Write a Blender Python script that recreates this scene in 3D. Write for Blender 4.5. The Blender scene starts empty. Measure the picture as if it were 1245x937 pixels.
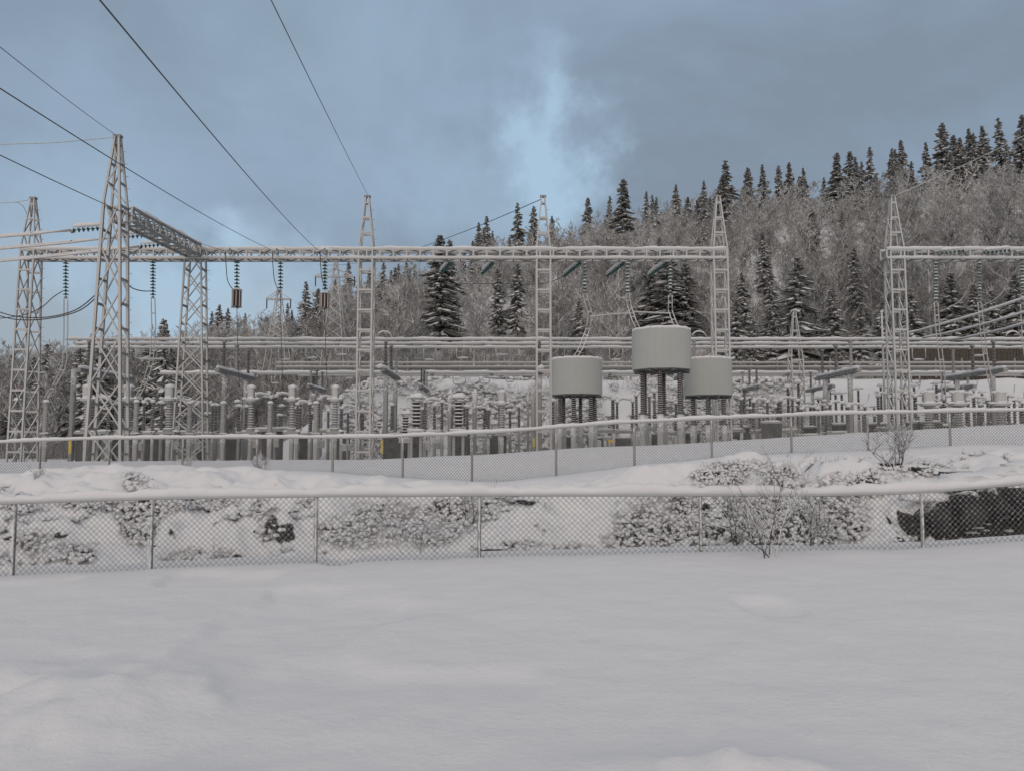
import bpy, math, random
import numpy as np
from mathutils import Vector, Matrix
R = math.radians
random.seed(7); rng = np.random.default_rng(7)
S = bpy.context.scene
col = S.collection

# ------------------------------------------------------------------ camera, sky, sun, exposure
F, CX, CY, EYE = 1000.0, 622.5, 468.5, 1.55
PITCH = math.atan(72 / F)
cam_d = bpy.data.cameras.new('camera'); cam = bpy.data.objects.new('camera', cam_d); col.objects.link(cam)
cam_d.sensor_width = 36; cam_d.lens = 36 * F / 1245; cam_d.clip_end = 3000; cam_d.clip_start = 0.05
cam.location = (0, 0, EYE); cam.rotation_euler = (math.pi / 2 + PITCH, 0, 0)
S.camera = cam
S.view_settings.view_transform = 'Standard'; S.view_settings.look = 'None'
S.view_settings.exposure = 0.0; S.view_settings.gamma = 1

SUN_EL, SUN_AZ = R(13), R(192)      # low sun veiled by cloud, behind the camera
w = bpy.data.worlds.new('World'); S.world = w; w.use_nodes = True
nt = w.node_tree; nt.nodes.clear()
def N(t, **k):
    n = nt.nodes.new(t)
    for a, v in k.items(): setattr(n, a, v)
    return n
def LK(a, b): nt.links.new(a, b)
out = N('ShaderNodeOutputWorld'); bg = N('ShaderNodeBackground'); bg.inputs[1].default_value = 0.1
LK(bg.outputs[0], out.inputs[0])
sky = N('ShaderNodeTexSky'); sky.sky_type = 'NISHITA'; sky.sun_disc = False
sky.sun_elevation = SUN_EL; sky.sun_rotation = SUN_AZ; sky.air_density = 1.2; sky.dust_density = 1.5
tc = N('ShaderNodeTexCoord')
mp = N('ShaderNodeMapping'); mp.inputs['Scale'].default_value = (1.0, 1.0, 1.9)
mp.inputs['Location'].default_value = (0.35, 0.1, 0.2)
LK(tc.outputs['Generated'], mp.inputs[0])
n1 = N('ShaderNodeTexNoise'); n1.inputs['Scale'].default_value = 2.3; n1.inputs['Detail'].default_value = 7; n1.inputs['Roughness'].default_value = 0.56
n1.inputs['Distortion'].default_value = 0.35
LK(mp.outputs[0], n1.inputs[0])
cr = N('ShaderNodeValToRGB')
cr.color_ramp.elements[0].position = 0.42; cr.color_ramp.elements[0].color = (2.25, 2.86, 3.65, 1)
cr.color_ramp.elements[1].position = 0.61; cr.color_ramp.elements[1].color = (2.8, 3.68, 4.85, 1)
LK(n1.outputs[0], cr.inputs[0])
# thinner, brighter gaps in the cloud
def pdir(px, py):
    cx, cy = (px - CX) / F, (CY - py) / F
    return Vector((cx, math.cos(PITCH) - cy * math.sin(PITCH), math.sin(PITCH) + cy * math.cos(PITCH))).normalized()
warp = N('ShaderNodeTexNoise'); warp.inputs['Scale'].default_value = 5.5; warp.inputs['Detail'].default_value = 7; warp.inputs['Roughness'].default_value = .6
LK(tc.outputs['Generated'], warp.inputs[0])
wm = N('ShaderNodeVectorMath', operation='MULTIPLY_ADD'); wm.inputs[1].default_value = (0.34, 0.34, 0.34); wm.inputs[2].default_value = (-0.17, -0.17, -0.17)
LK(warp.outputs['Color'], wm.inputs[0])
wa = N('ShaderNodeVectorMath', operation='ADD'); LK(tc.outputs['Generated'], wa.inputs[0]); LK(wm.outputs[0], wa.inputs[1])
acc = None
for (px, py, rad, amt) in ((668, 190, .10, .9), (655, 110, .09, .4), (585, 245, .16, .45), (325, 400, .16, .8), (215, 375, .13, .9), (60, 350, .15, .3), (400, 60, .28, .35), (120, 250, .2, .3)):
    d = N('ShaderNodeVectorMath', operation='DISTANCE'); LK(wa.outputs[0], d.inputs[0]); d.inputs[1].default_value = pdir(px, py)
    m = N('ShaderNodeMapRange', interpolation_type='SMOOTHERSTEP'); m.inputs[1].default_value = rad; m.inputs[2].default_value = 0
    m.inputs[3].default_value = 0; m.inputs[4].default_value = amt
    LK(d.outputs['Value'], m.inputs[0])
    if acc is None: acc = m.outputs[0]
    else:
        a = N('ShaderNodeMath', operation='ADD', use_clamp=True); LK(acc, a.inputs[0]); LK(m.outputs[0], a.inputs[1]); acc = a.outputs[0]
mx = N('ShaderNodeMix', data_type='RGBA'); LK(acc, mx.inputs[0]); LK(cr.outputs[0], mx.inputs[6]); mx.inputs[7].default_value = (4.0, 5.6, 7.2, 1)
lowz = N('ShaderNodeSeparateXYZ'); LK(wa.outputs[0], lowz.inputs[0])
lowm = N('ShaderNodeMapRange', interpolation_type='SMOOTHSTEP'); lowm.inputs[1].default_value = .24; lowm.inputs[2].default_value = .08; lowm.inputs[3].default_value = 0; lowm.inputs[4].default_value = .45
LK(lowz.outputs[2], lowm.inputs[0])
mlow = N('ShaderNodeMix', data_type='RGBA'); LK(lowm.outputs[0], mlow.inputs[0]); LK(mx.outputs[2], mlow.inputs[6]); mlow.inputs[7].default_value = (4.4, 4.9, 5.2, 1)
# a share of the clear blue sky shows through everywhere
mxs = N('ShaderNodeMix', data_type='RGBA'); mxs.inputs[0].default_value = 0.05; LK(mlow.outputs[2], mxs.inputs[6]); LK(sky.outputs[0], mxs.inputs[7])
# cloud deck is thinner and brighter overhead and towards the low sun behind the camera
sep = N('ShaderNodeSeparateXYZ'); LK(tc.outputs['Generated'], sep.inputs[0])
hy = N('ShaderNodeMath', operation='MULTIPLY'); hy.inputs[1].default_value = -0.45; LK(sep.outputs[1], hy.inputs[0])
hz = N('ShaderNodeMath', operation='MULTIPLY_ADD'); hz.inputs[1].default_value = 0.8; LK(sep.outputs[2], hz.inputs[0]); LK(hy.outputs[0], hz.inputs[2])
back = N('ShaderNodeMapRange', interpolation_type='SMOOTHSTEP'); back.inputs[1].default_value = 0.02; back.inputs[2].default_value = 0.75
LK(hz.outputs[0], back.inputs[0])
mxb = N('ShaderNodeMix', data_type='RGBA'); LK(back.outputs[0], mxb.inputs[0]); LK(mxs.outputs[2], mxb.inputs[6]); mxb.inputs[7].default_value = (5.8, 5.52, 5.42, 1)
LK(mxb.outputs[2], bg.inputs[0])

sd = bpy.data.lights.new('sun', 'SUN'); sd.energy = 0.58; sd.angle = R(12); sd.color = (1, 0.84, 0.70)
so = bpy.data.objects.new('sun', sd); col.objects.link(so)
sdir = Vector((math.sin(SUN_AZ) * math.cos(SUN_EL), math.cos(SUN_AZ) * math.cos(SUN_EL), math.sin(SUN_EL)))
so.rotation_euler = sdir.to_track_quat('Z', 'Y').to_euler()

# ------------------------------------------------------------------ helpers
def P(px, py, D):
    cx, cy = (px - CX) / F, (CY - py) / F
    y = math.cos(PITCH) - cy * math.sin(PITCH); z = math.sin(PITCH) + cy * math.cos(PITCH)
    return Vector((cx * D / y, D, EYE + z * D / y))
def PX(v):
    dep = v[1] * math.cos(PITCH) + (v[2] - EYE) * math.sin(PITCH)
    return CX + F * v[0] / max(dep, .1)

def material(name, color, rough=.7, metal=0, noise=None, scale=6, snow=None, lit_side=None, patch=0, bump=0, bscale=30, spec=.3, coord='Object'):
    """procedural: base colour, optional second colour by noise, optional painted lit side, optional settled frost by noise"""
    m = bpy.data.materials.new(name); m.use_nodes = True; t = m.node_tree
    b = t.nodes['Principled BSDF']; b.inputs['Roughness'].default_value = rough; b.inputs['Metallic'].default_value = metal
    b.inputs['Specular IOR Level'].default_value = spec
    c = t.nodes.new('ShaderNodeTexCoord'); geo = t.nodes.new('ShaderNodeNewGeometry')
    vec = geo.outputs['Position'] if coord == 'World' else c.outputs['Object']
    n = t.nodes.new('ShaderNodeTexNoise'); n.inputs['Scale'].default_value = scale; n.inputs['Detail'].default_value = 4
    t.links.new(vec, n.inputs[0])
    mix = t.nodes.new('ShaderNodeMix'); mix.data_type = 'RGBA'
    mix.inputs[6].default_value = (*color, 1); mix.inputs[7].default_value = (*(noise or tuple(x * .75 for x in color)), 1)
    r = t.nodes.new('ShaderNodeMapRange'); r.inputs[1].default_value = .35; r.inputs[2].default_value = .65
    t.links.new(n.outputs[0], r.inputs[0]); t.links.new(r.outputs[0], mix.inputs[0])
    last = mix.outputs[2]
    if patch:                 # stands of darker and paler growth
        pn = t.nodes.new('ShaderNodeTexNoise'); pn.inputs['Scale'].default_value = .11; pn.inputs['Detail'].default_value = 3; t.links.new(geo.outputs['Position'], pn.inputs[0])
        pr = t.nodes.new('ShaderNodeMapRange'); pr.inputs[1].default_value = .35; pr.inputs[2].default_value = .65; pr.inputs[3].default_value = 1 - patch; pr.inputs[4].default_value = 1 + patch
        t.links.new(pn.outputs[0], pr.inputs[0]); hs = t.nodes.new('ShaderNodeHueSaturation'); t.links.new(pr.outputs[0], hs.inputs['Value']); t.links.new(last, hs.inputs['Color']); last = hs.outputs[0]
    if lit_side is not None:      # rimed faces towards -Y painted paler, the sunlit side put into the colour
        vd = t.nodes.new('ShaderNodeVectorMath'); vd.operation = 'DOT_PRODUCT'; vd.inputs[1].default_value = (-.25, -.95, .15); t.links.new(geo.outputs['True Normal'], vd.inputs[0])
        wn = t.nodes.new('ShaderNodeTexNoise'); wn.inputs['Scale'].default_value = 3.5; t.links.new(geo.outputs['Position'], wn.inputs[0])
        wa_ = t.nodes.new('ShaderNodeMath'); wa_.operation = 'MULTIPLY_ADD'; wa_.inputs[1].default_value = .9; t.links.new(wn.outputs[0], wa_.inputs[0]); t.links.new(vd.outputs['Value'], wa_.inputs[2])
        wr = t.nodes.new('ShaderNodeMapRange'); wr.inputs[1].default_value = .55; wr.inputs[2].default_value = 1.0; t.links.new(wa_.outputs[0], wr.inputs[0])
        wm_ = t.nodes.new('ShaderNodeMix'); wm_.data_type = 'RGBA'; t.links.new(wr.outputs[0], wm_.inputs[0]); t.links.new(last, wm_.inputs[6]); wm_.inputs[7].default_value = (*lit_side, 1); last = wm_.outputs[2]
    if snow is not None:      # rime and snow lying on what faces up
        s = t.nodes.new('ShaderNodeSeparateXYZ'); t.links.new(geo.outputs['Normal'], s.inputs[0])
        n2 = t.nodes.new('ShaderNodeTexNoise'); n2.inputs['Scale'].default_value = 9; t.links.new(geo.outputs['Position'], n2.inputs[0])
        a = t.nodes.new('ShaderNodeMath'); a.operation = 'MULTIPLY_ADD'; a.inputs[1].default_value = .7; t.links.new(n2.outputs[0], a.inputs[0]); t.links.new(s.outputs[2], a.inputs[2])
        q = t.nodes.new('ShaderNodeMapRange'); q.inputs[1].default_value = snow; q.inputs[2].default_value = snow + .3
        t.links.new(a.outputs[0], q.inputs[0])
        m2 = t.nodes.new('ShaderNodeMix'); m2.data_type = 'RGBA'; t.links.new(q.outputs[0], m2.inputs[0])
        t.links.new(last, m2.inputs[6]); m2.inputs[7].default_value = (.8, .8, .81, 1); last = m2.outputs[2]
    t.links.new(last, b.inputs['Base Color'])
    if bump:
        n3 = t.nodes.new('ShaderNodeTexNoise'); n3.inputs['Scale'].default_value = bscale; n3.inputs['Detail'].default_value = 5
        t.links.new(vec, n3.inputs[0]); bp = t.nodes.new('ShaderNodeBump'); bp.inputs['Strength'].default_value = bump; bp.inputs['Distance'].default_value = .02
        t.links.new(n3.outputs[0], bp.inputs['Height']); t.links.new(bp.outputs[0], b.inputs['Normal'])
    return m
M = dict(
    snow=material('snow', (.82, .82, .83), .75, noise=(.78, .78, .795), scale=3, bump=.35, bscale=40, spec=.15, coord='World'),
    steel=material('frosted_steel', (.17, .172, .172), .6, noise=(.27, .27, .265), lit_side=(.55, .545, .53), scale=7, snow=.7, coord='World'),
    darksteel=material('grey_steel', (.12, .122, .125), .55, noise=(.20, .20, .20), lit_side=(.30, .30, .295), scale=8, snow=.75, coord='World'),
    post=material('grey_painted_post', (.13, .132, .13), .6, noise=(.22, .22, .215), lit_side=(.34, .34, .33), scale=5, snow=.8, coord='World'),
    alu=material('rimed_aluminium', (.22, .22, .215), .5, noise=(.34, .335, .33), lit_side=(.48, .475, .465), scale=5, snow=.75, coord='World'),
    wire=material('dark_wire', (.05, .05, .052), .5, noise=(.09, .09, .09), scale=8),
    rimewire=material('rimed_wire', (.40, .38, .36), .6, noise=(.52, .5, .48), scale=8, snow=.7),
    mesh=material('galvanised_mesh_wire', (.12, .12, .125), .5, noise=(.26, .255, .25), scale=6, snow=.95, coord='World'),
    glass=material('green_glass', (.012, .062, .05), .15, noise=(.03, .11, .09), scale=9, snow=.62, spec=.6, coord='World'),
    glassdark=material('clean_green_glass', (.012, .062, .05), .15, noise=(.03, .11, .09), scale=9, snow=1.15, spec=.6, coord='World'),
    brown=material('brown_porcelain', (.035, .022, .018), .25, noise=(.06, .04, .033), scale=6, snow=.95, spec=.5, coord='World'),
    greyporc=material('grey_porcelain', (.13, .125, .12), .35, noise=(.21, .20, .195), lit_side=(.33, .32, .31), scale=8, snow=.85, coord='World'),
    drum=material('drum_paint', (.43, .44, .42), .9, noise=(.45, .46, .44), scale=1.2, coord='World'),
    under=material('drum_underside', (.13, .135, .13), .5),
    trap=material('rust_brown_coil', (.05, .028, .02), .6, noise=(.09, .05, .035), scale=12),
    rock=material('dark_rock', (.016, .016, .017), .7, noise=(.045, .044, .042), scale=3, snow=1.02, bump=.8, bscale=12, coord='World'),  # near-black rock tone, a little paler by noise
    stem=material('dark_bark', (.055, .045, .04), .8, noise=(.10, .085, .075), scale=10, snow=.75, coord='World'),
    frost=material('hoar_frosted_branches', (.50, .49, .48), .85, patch=.22, noise=(.74, .735, .73), scale=.8, coord='World'),
    trunk=material('birch_bark', (.20, .19, .18), .8, noise=(.62, .61, .60), scale=2, snow=.8, coord='World'),
    twig=material('frosted_twigs', (.12, .112, .105), .85, patch=.35, noise=(.46, .452, .445), scale=.55, coord='World'),
    needle=material('spruce_needles', (.065, .068, .06), .8, noise=(.30, .296, .286), scale=3, coord='World', snow=1.15),
    yellow=material('yellow_plastic', (.72, .50, .05), .4, noise=(.80, .62, .12), scale=10),
    concrete=material('concrete', (.18, .177, .17), .8, noise=(.26, .255, .245), lit_side=(.40, .395, .385), scale=4, snow=.7, coord='World'),
    cabinet=material('dark_cabinet_paint', (.06, .063, .06), .5, noise=(.10, .10, .098), scale=3, snow=1.0, coord='World'),
    timber=material('brown_boards', (.07, .058, .05), .8, noise=(.11, .092, .08), scale=5, coord='World'),
)

class MB:
    def __init__(s): s.v = []; s.f = []; s.n = 0
    def add(s, V, Fc):
        s.v.append(np.asarray(V, float).reshape(-1, 3)); o = s.n
        s.f.extend([tuple(i + o for i in f) for f in Fc]); s.n += len(s.v[-1]); return s
    def box(s, c, h, rot=None):
        c = Vector(c); V = []
        for z in (-1, 1):
            for y in (-1, 1):
                for x in (-1, 1):
                    p = Vector((x * h[0], y * h[1], z * h[2]))
                    if rot is not None: p = rot @ p
                    V.append(tuple(c + p))
        return s.add(V, [(0, 1, 5, 4), (1, 3, 7, 5), (3, 2, 6, 7), (2, 0, 4, 6), (4, 5, 7, 6), (0, 2, 3, 1)])
    def tube(s, pts, r, n=6, cap=True, flat=1.0):
        pts = [Vector(p) for p in pts]; V = []; k = len(pts)
        for i, p in enumerate(pts):
            d = (pts[min(i + 1, k - 1)] - pts[max(i - 1, 0)])
            d = d.normalized() if d.length > 1e-9 else Vector((0, 0, 1))
            ref = Vector((0, 0, 1)) if abs(d.z) < .9 else Vector((1, 0, 0))
            a = d.cross(ref).normalized(); b = a.cross(d).normalized()
            rr = r[i] if hasattr(r, '__len__') else r
            for j in range(n):
                t = 2 * math.pi * j / n; V.append(p + a * math.cos(t) * rr + b * math.sin(t) * rr * flat)
        Fc = [(i * n + j, i * n + (j + 1) % n, (i + 1) * n + (j + 1) % n, (i + 1) * n + j) for i in range(k - 1) for j in range(n)]
        if cap: Fc += [tuple(range(n - 1, -1, -1)), tuple((k - 1) * n + j for j in range(n))]
        return s.add([tuple(v) for v in V], Fc)
    def lathe(s, prof, c=(0, 0, 0), n=12):
        V = [(c[0] + r * math.cos(2 * math.pi * j / n), c[1] + r * math.sin(2 * math.pi * j / n), c[2] + z) for r, z in prof for j in range(n)]
        k = len(prof)
        Fc = [(i * n + j, i * n + (j + 1) % n, (i + 1) * n + (j + 1) % n, (i + 1) * n + j) for i in range(k - 1) for j in range(n)]
        Fc += [tuple(range(n - 1, -1, -1)), tuple((k - 1) * n + j for j in range(n))]
        return s.add(V, Fc)
    def mesh(s, name, mat, smooth=False):
        me = bpy.data.meshes.new(name)
        V = np.concatenate(s.v); me.from_pydata(V.tolist() if len(V) < 200000 else V, [], s.f); me.update()
        me.materials.append(M[mat])
        if smooth: me.shade_smooth()
        return me
    def build(s, name, mat, parent=None, loc=None, smooth=False):
        return link(name, s.mesh(name, mat, smooth), parent, loc)

def link(name, me, parent=None, loc=None):
    o = bpy.data.objects.new(name, me); col.objects.link(o)
    if parent is not None: o.parent = parent
    if loc is not None: o.location = loc
    return o
def tag(o, label=None, cat=None, group=None, kind=None):
    if label: o['label'] = label
    if cat: o['category'] = cat
    if group: o['group'] = group
    if kind: o['kind'] = kind
    return o
def empty(name, loc, rz=0):
    o = bpy.data.objects.new(name, None); col.objects.link(o); o.location = loc; o.rotation_euler = (0, 0, rz)
    o.empty_display_size = .2
    return o
KIDS = {}
def copy_tree(o, parent=None):
    c = o.copy(); col.objects.link(c)
    if parent is not None: c.parent = parent
    for ch in KIDSOF(o): copy_tree(ch, c)
    return c
def KIDSOF(o):
    if o.name not in KIDS: KIDS[o.name] = list(o.children)
    return KIDS[o.name]

UNIT = {}
def bar(name, parent, a, b, w_, h_, mat, off=Vector((0, 0, 0))):
    """a straight steel section from a to b (local to the parent), sharing one unit mesh per material"""
    if mat not in UNIT:
        mb = MB(); mb.box((0, 0, .5), (.5, .5, .5)); UNIT[mat] = mb.mesh('steel_section', mat)
    a, b = Vector(a) - off, Vector(b) - off
    d = b - a; L = d.length; z = d / L
    ref = Vector((0, 0, 1)) if abs(z.z) < .95 else Vector((0, 1, 0))
    x = ref.cross(z).normalized(); y = z.cross(x)
    m = Matrix((x * w_, y * h_, z * L)).transposed().to_4x4(); m.translation = a
    o = link(name, UNIT[mat], parent); o.matrix_local = m
    return o

def snowcap(pts, r, seed=0, flat=.8, step=.18, n=7, lift=.6, rough=0):
    """lumpy ridge of snow lying along a path"""
    pts = [Vector(p) for p in pts]; q = []; rr = []
    rd = random.Random(seed); ph = [rd.uniform(0, 6) for _ in range(4)]; s = 0
    for i in range(len(pts) - 1):
        L = (pts[i + 1] - pts[i]).length; k = max(1, int(L / step))
        for j in range(k + (i == len(pts) - 2)):
            p = pts[i].lerp(pts[i + 1], j / k); t = s + L * j / k
            f = 1 + .13 * math.sin(t * 2.1 + ph[0]) + .1 * math.sin(t * 5.3 + ph[1]) + .08 * rd.uniform(-1, 1) + rough * (math.sin(t * 13.7 + 2 * math.sin(t * 3.1) + ph[2]) * .10 + .22 * math.sin(t * .83 + ph[3]) * math.sin(t * 2.9))
            q.append(p + Vector((0, 0, r * lift * f))); rr.append(r * f)
        s += L
    rr[0] *= .5; rr[-1] *= .5
    return MB().tube(q, rr, n, flat=flat)

ORD = 'first second third fourth fifth sixth seventh eighth ninth tenth eleventh twelfth thirteenth fourteenth fifteenth sixteenth seventeenth eighteenth nineteenth twentieth'.split()
def ordn(i): return ORD[i] if i < 20 else ('twenty-' + ORD[i - 20] if i < 29 else ('thirty-' + ORD[i - 30] if 30 <= i < 39 else ('thirtieth' if i == 29 else 'last-but-%s' % ORD[(i - 39) % 20])))
MASTS = [(38, 'leftmost mast'), (140, 'tallest mast'), (238, 'corner mast'), (446, 'first ladder mast'), (660, 'second ladder mast'), (874, 'third ladder mast'), (1087, 'last ladder mast')]
def zone(px):
    if px < 38: return 'left of the leftmost mast'
    for (a, na), (b, nb) in zip(MASTS, MASTS[1:]):
        if px < b: return 'between %s and %s masts' % (na.replace(' mast', ''), nb.replace(' mast', ''))
    return 'right of the last ladder mast'
PENDING = []
def later(o, px, desc, cat, group): PENDING.append((o, px, desc, cat, group))
def flush():
    d = {}
    for e in PENDING: d.setdefault((e[2], zone(e[1])), []).append(e)
    for (desc, z), L in d.items():
        L.sort(key=lambda e: e[1])
        for i, (o, px, _, cat, group) in enumerate(L):
            lab = '%s, %s' % (desc, z) if len(L) == 1 else '%s %s from left, %s' % (ordn(i), desc, z)
            tag(o, lab, cat, group)
    PENDING.clear()

# ------------------------------------------------------------------ ground
def hash2(i, j, s):
    h = (i.astype(np.int64) * 374761393 + j.astype(np.int64) * 668265263 + s * 982451653) & 0x7fffffff
    h = ((h ^ (h >> 13)) * 1274126177) & 0x7fffffff
    return ((h ^ (h >> 16)) & 0xffff) / 65535.0
def vn(x, y, s=0):
    i = np.floor(x); j = np.floor(y); u = x - i; v = y - j
    u = u * u * u * (u * (6 * u - 15) + 10); v = v * v * v * (v * (6 * v - 15) + 10)
    a = hash2(i, j, s); b = hash2(i + 1, j, s); c = hash2(i, j + 1, s); d = hash2(i + 1, j + 1, s)
    return (a + (b - a) * u) * (1 - v) + (c + (d - c) * u) * v - .5
def fbm(x, y, s=0, o=4):
    r = 0; a = 1
    for k in range(o):
        r = r + a * vn(x * 2 ** k + 17.3 * k, y * 2 ** k - 9.1 * k, s + k); a *= .5
    return r
def sm(a, b, x):
    t = np.clip((x - a) / (b - a), 0, 1); return t * t * (3 - 2 * t)
IP = np.interp
def project(x, y, z):
    dep = y * math.cos(PITCH) + (z - EYE) * math.sin(PITCH); up = -y * math.sin(PITCH) + (z - EYE) * math.cos(PITCH)
    dep = np.maximum(dep, .2)
    return CX + F * x / dep, CY - F * up / dep
RX = [-400, 0, 200, 300, 400, 500, 560, 620, 700, 800, 900, 1000, 1100, 1200, 1245, 1700]
RYT = [447, 428, 398, 380, 350, 316, 298, 280, 260, 243, 226, 214, 198, 184, 174, 140]
RD = [260, 250, 235, 225, 215, 205, 200, 195, 190, 185, 180, 175, 170, 165, 165, 160]
def ground(x, y):
    x = np.asarray(x, float); y = np.asarray(y, float)
    px = CX + 1000 * x / np.maximum(y, 10.3)
    zc = IP(px, [0, 200, 400, 600, 800, 1000, 1118, 1245], [-.067, .026, .077, .16, .19, .23, .27, .37])
    fore = zc * sm(1, 10.5, y) + .05 * fbm(x * .35, y * .35, 3) * sm(.5, 4, y) + .014 * fbm(x * 1.7, y * 1.3, 9, 3)
    # trampled snow by the left edge and front mounds, shaped to imitate sunlit patches
    qx, qy = x + 2.75, y - 5.0
    tr = np.exp(-((qx / 1.0) ** 2 + (qy / 1.0) ** 2)) * sm(.10, -.06, x + 2.0 + .55 * (y - 5.5) + .12 * fbm(x * 3, y * 3, 25, 3))
    fore = fore + tr * (.06 + .15 * fbm(x * 2.2, y * 2.2, 21, 3))
    for (mx_, my, sx, sy, hh) in ((.75, 3.75, .6, .26, .07), (1.25, 3.7, .5, .25, .07), (-1.35, 3.7, .55, .24, .06), (-.1, 3.6, .4, .22, .04)):
        fore = fore + hh * np.exp(-(((x - mx_) / sx) ** 2 + ((y - my) / sy) ** 2)) * (1 + .8 * fbm(x * 4, y * 4, 5, 2))
    # soft old footprints
    fp = vn(x * 1.35 + .3 * vn(x, y, 51), y * .95, 52)
    fore = fore - .06 * sm(.22, .40, fp) * sm(4.6, 6.0, y) + .012 * np.abs(fbm(x * .9 + .4 * y, y * 3.2, 55, 3)) * sm(3, 5, y)
    # ditch and far bank
    ye = IP(px, [0, 100, 200, 300, 400, 500, 600, 700, 800, 850, 900, 1000, 1060, 1100, 1150, 1245], [577, 569, 566, 568, 575, 583, 587, 580, 566, 558, 554, 553, 560, 556, 550, 547])
    zedge = 1.55 + (540 - ye) * .0187
    right = sm(1070, 1120, px + 60 * vn(x * 1.3, y * 1.3, 77))
    wob = 1.2 * fbm(x * .55, 3.1 + 0 * y, 31, 3)
    floor = -.75 - .25 * right
    s = np.clip((y - 12.6 - .5 * wob) / 6.0, 0, 1)
    ledge = s + .075 * np.sin(s * 6.283 * 3 + 3 * fbm(x * .6, y * .2, 41, 3))
    bank = floor + (zedge - floor) * (1 - (1 - np.clip(ledge, 0, 1)) ** 1.35)
    cl = sm(15.2, 15.5, y + .6 * fbm(x * 1.0, y * .3, 44, 3))
    bankr = (-.25 + .12 * fbm(x, y, 12, 2)) * (1 - cl) + cl * (.70 + (zedge - .70) * sm(15.6, 18, y))
    bank = bank * (1 - right) + bankr * right
    onb = sm(12.0, 14.0, y) * (1 - sm(18.0, 19.6, y))
    lump = np.abs(fbm(x * .75, y * .95, 61, 4))
    bank = bank + onb * (.85 * (lump - .25) * (1 - .6 * right) * (1 - .45 * sm(16.8, 18, y)) + .10 * fbm(x * 2.6, y * 2.6, 66, 3))
    a = sm(10.9, 12.3, y)
    z = fore * (1 - a) + bank * a
    z = z + right * sm(13.5, 15, y) * (1 - sm(15.6, 16.2, y)) * .16 * fbm(x * 2.8, y * 2.8, 47, 4)
    yb = IP(px, [0, 300, 400, 500, 574, 676, 771, 865, 962, 1055, 1155, 1245], [577, 573, 573, 580, 585, 577, 565, 555, 550, 546, 541, 538])
    zb = 1.55 + (540 - yb) * .0212
    a = sm(18.8, 20.6, y); z = z * (1 - a) + a * (zb + .06 * fbm(x * .7, y * .7, 71, 3))
    ycr = IP(px, [0, 250, 450, 600, 690, 840, 1000, 1245], [562, 559, 558, 551, 544, 538, 528, 514])
    zy = 1.55 + (540 - ycr) * .0255
    a = sm(21.6, 25.5, y); z = z * (1 - a) + a * (zy + .05 * fbm(x * .3, y * .3, 73, 3))
    a = sm(26.5, 33, y); z = z * (1 - a) + a * (.45 + .06 * fbm(x * .25, y * .25, 75, 3))
    # embankment carrying the road behind the yard, then the wooded hill
    e = sm(290, 470, px)
    a = sm(50, 61, y + 1.5 * fbm(x * .2, y * .2, 81, 2)) * e
    z = z * (1 - a) + a * (6.4 + .25 * fbm(x * .3, y * .3, 83, 3))
    h0 = 0.45 * (1 - e) + 6.4 * e
    D0 = IP(px, [0, 300, 450, 1245], [78, 70, 68, 67])
    ry = IP(px, RX, RYT); rd = IP(px, RX, RD)
    zr = EYE + (540 - ry) * rd / 1000 - IP(px, [0, 400, 800], [8, 8.5, 8.5])
    t = (y - D0) / (rd - D0)
    hill = h0 + (zr - h0) * np.clip(t, 0, 1) ** IP(px, [300, 900], [1.15, .92]) - 25 * np.clip(t - 1, 0, 3)
    hill = hill + 3.0 * fbm(x * .035, y * .035, 91, 4) * sm(0, .15, t)
    a = sm(0, .04, t); z = z * (1 - a) + hill * a
    return z
def gz(x, y): return float(ground(np.array([x]), np.array([y]))[0])

# patches of snow-dusted heather and loose stones on the bank, given by where they lie
PATCH = [(55, 662, 36, 22), (110, 612, 45, 12), (170, 625, 32, 45), (235, 612, 60, 12), (262, 616, 14, 13), (225, 680, 45, 8), (95, 672, 35, 14),
         (315, 618, 14, 16), (322, 650, 14, 12), (490, 636, 90, 34), (420, 652, 45, 18), (560, 620, 60, 14), (610, 612, 38, 9),
         (820, 640, 80, 46), (795, 655, 62, 26), (905, 580, 74, 15), (960, 630, 105, 48), (1045, 590, 60, 16), (900, 620, 60, 40), (1040, 640, 24, 20),
         (1100, 660, 22, 8), (640, 668, 44, 8), (1130, 576, 60, 9), (1215, 585, 40, 8), (700, 668, 30, 6), (20, 618, 30, 12)]
def scrub(x, y, z):
    px, py = project(x, y, z)
    s = np.zeros_like(x)
    wx = 18 * fbm(x * 1.5, y * 1.5, 101, 3); wy = 14 * fbm(x * 1.5, y * 1.5, 111, 3)
    for (a, b, c, d) in PATCH:
        s = np.maximum(s, 1.02 - ((px + wx - a) / c) ** 2 - ((py + wy - b) / d) ** 2)
    s = np.clip(s * 2, 0, 1) * sm(11.2, 12.2, y) * (1 - sm(19.3, 20.2, y)) * np.clip(1.0 + 1.6 * fbm(x * .9, y * 1.1, 121, 3), .15, 1)
    cv = np.abs(fbm(x * .55 + .3 * y, y * 1.5, 141, 3) - .04); mk = fbm(x * .45, y * .45, 151, 2)  # thin crevice lines: their shade is painted dark, the ground stays unbroken
    s = np.maximum(s, .95 * (cv < .022 + .02 * mk) * (mk > .02) * sm(12.4, 13, y) * (1 - sm(17.2, 17.8, y)))
    e2 = sm(860, 900, px) * sm(45, 47, y) * (1 - sm(50.5, 53.5, y + 3 * fbm(x * .3, y * .3, 133, 2)))
    e = sm(380, 430, px) * (1 - sm(930, 1010, px)) * sm(47, 50, y) * (1 - sm(61.5, 63, y)) * np.clip(.75 + 2.0 * fbm(x * .25, y * .3, 131, 3), 0, 1)
    return np.maximum(s, np.maximum(e * .85, e2))

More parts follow.
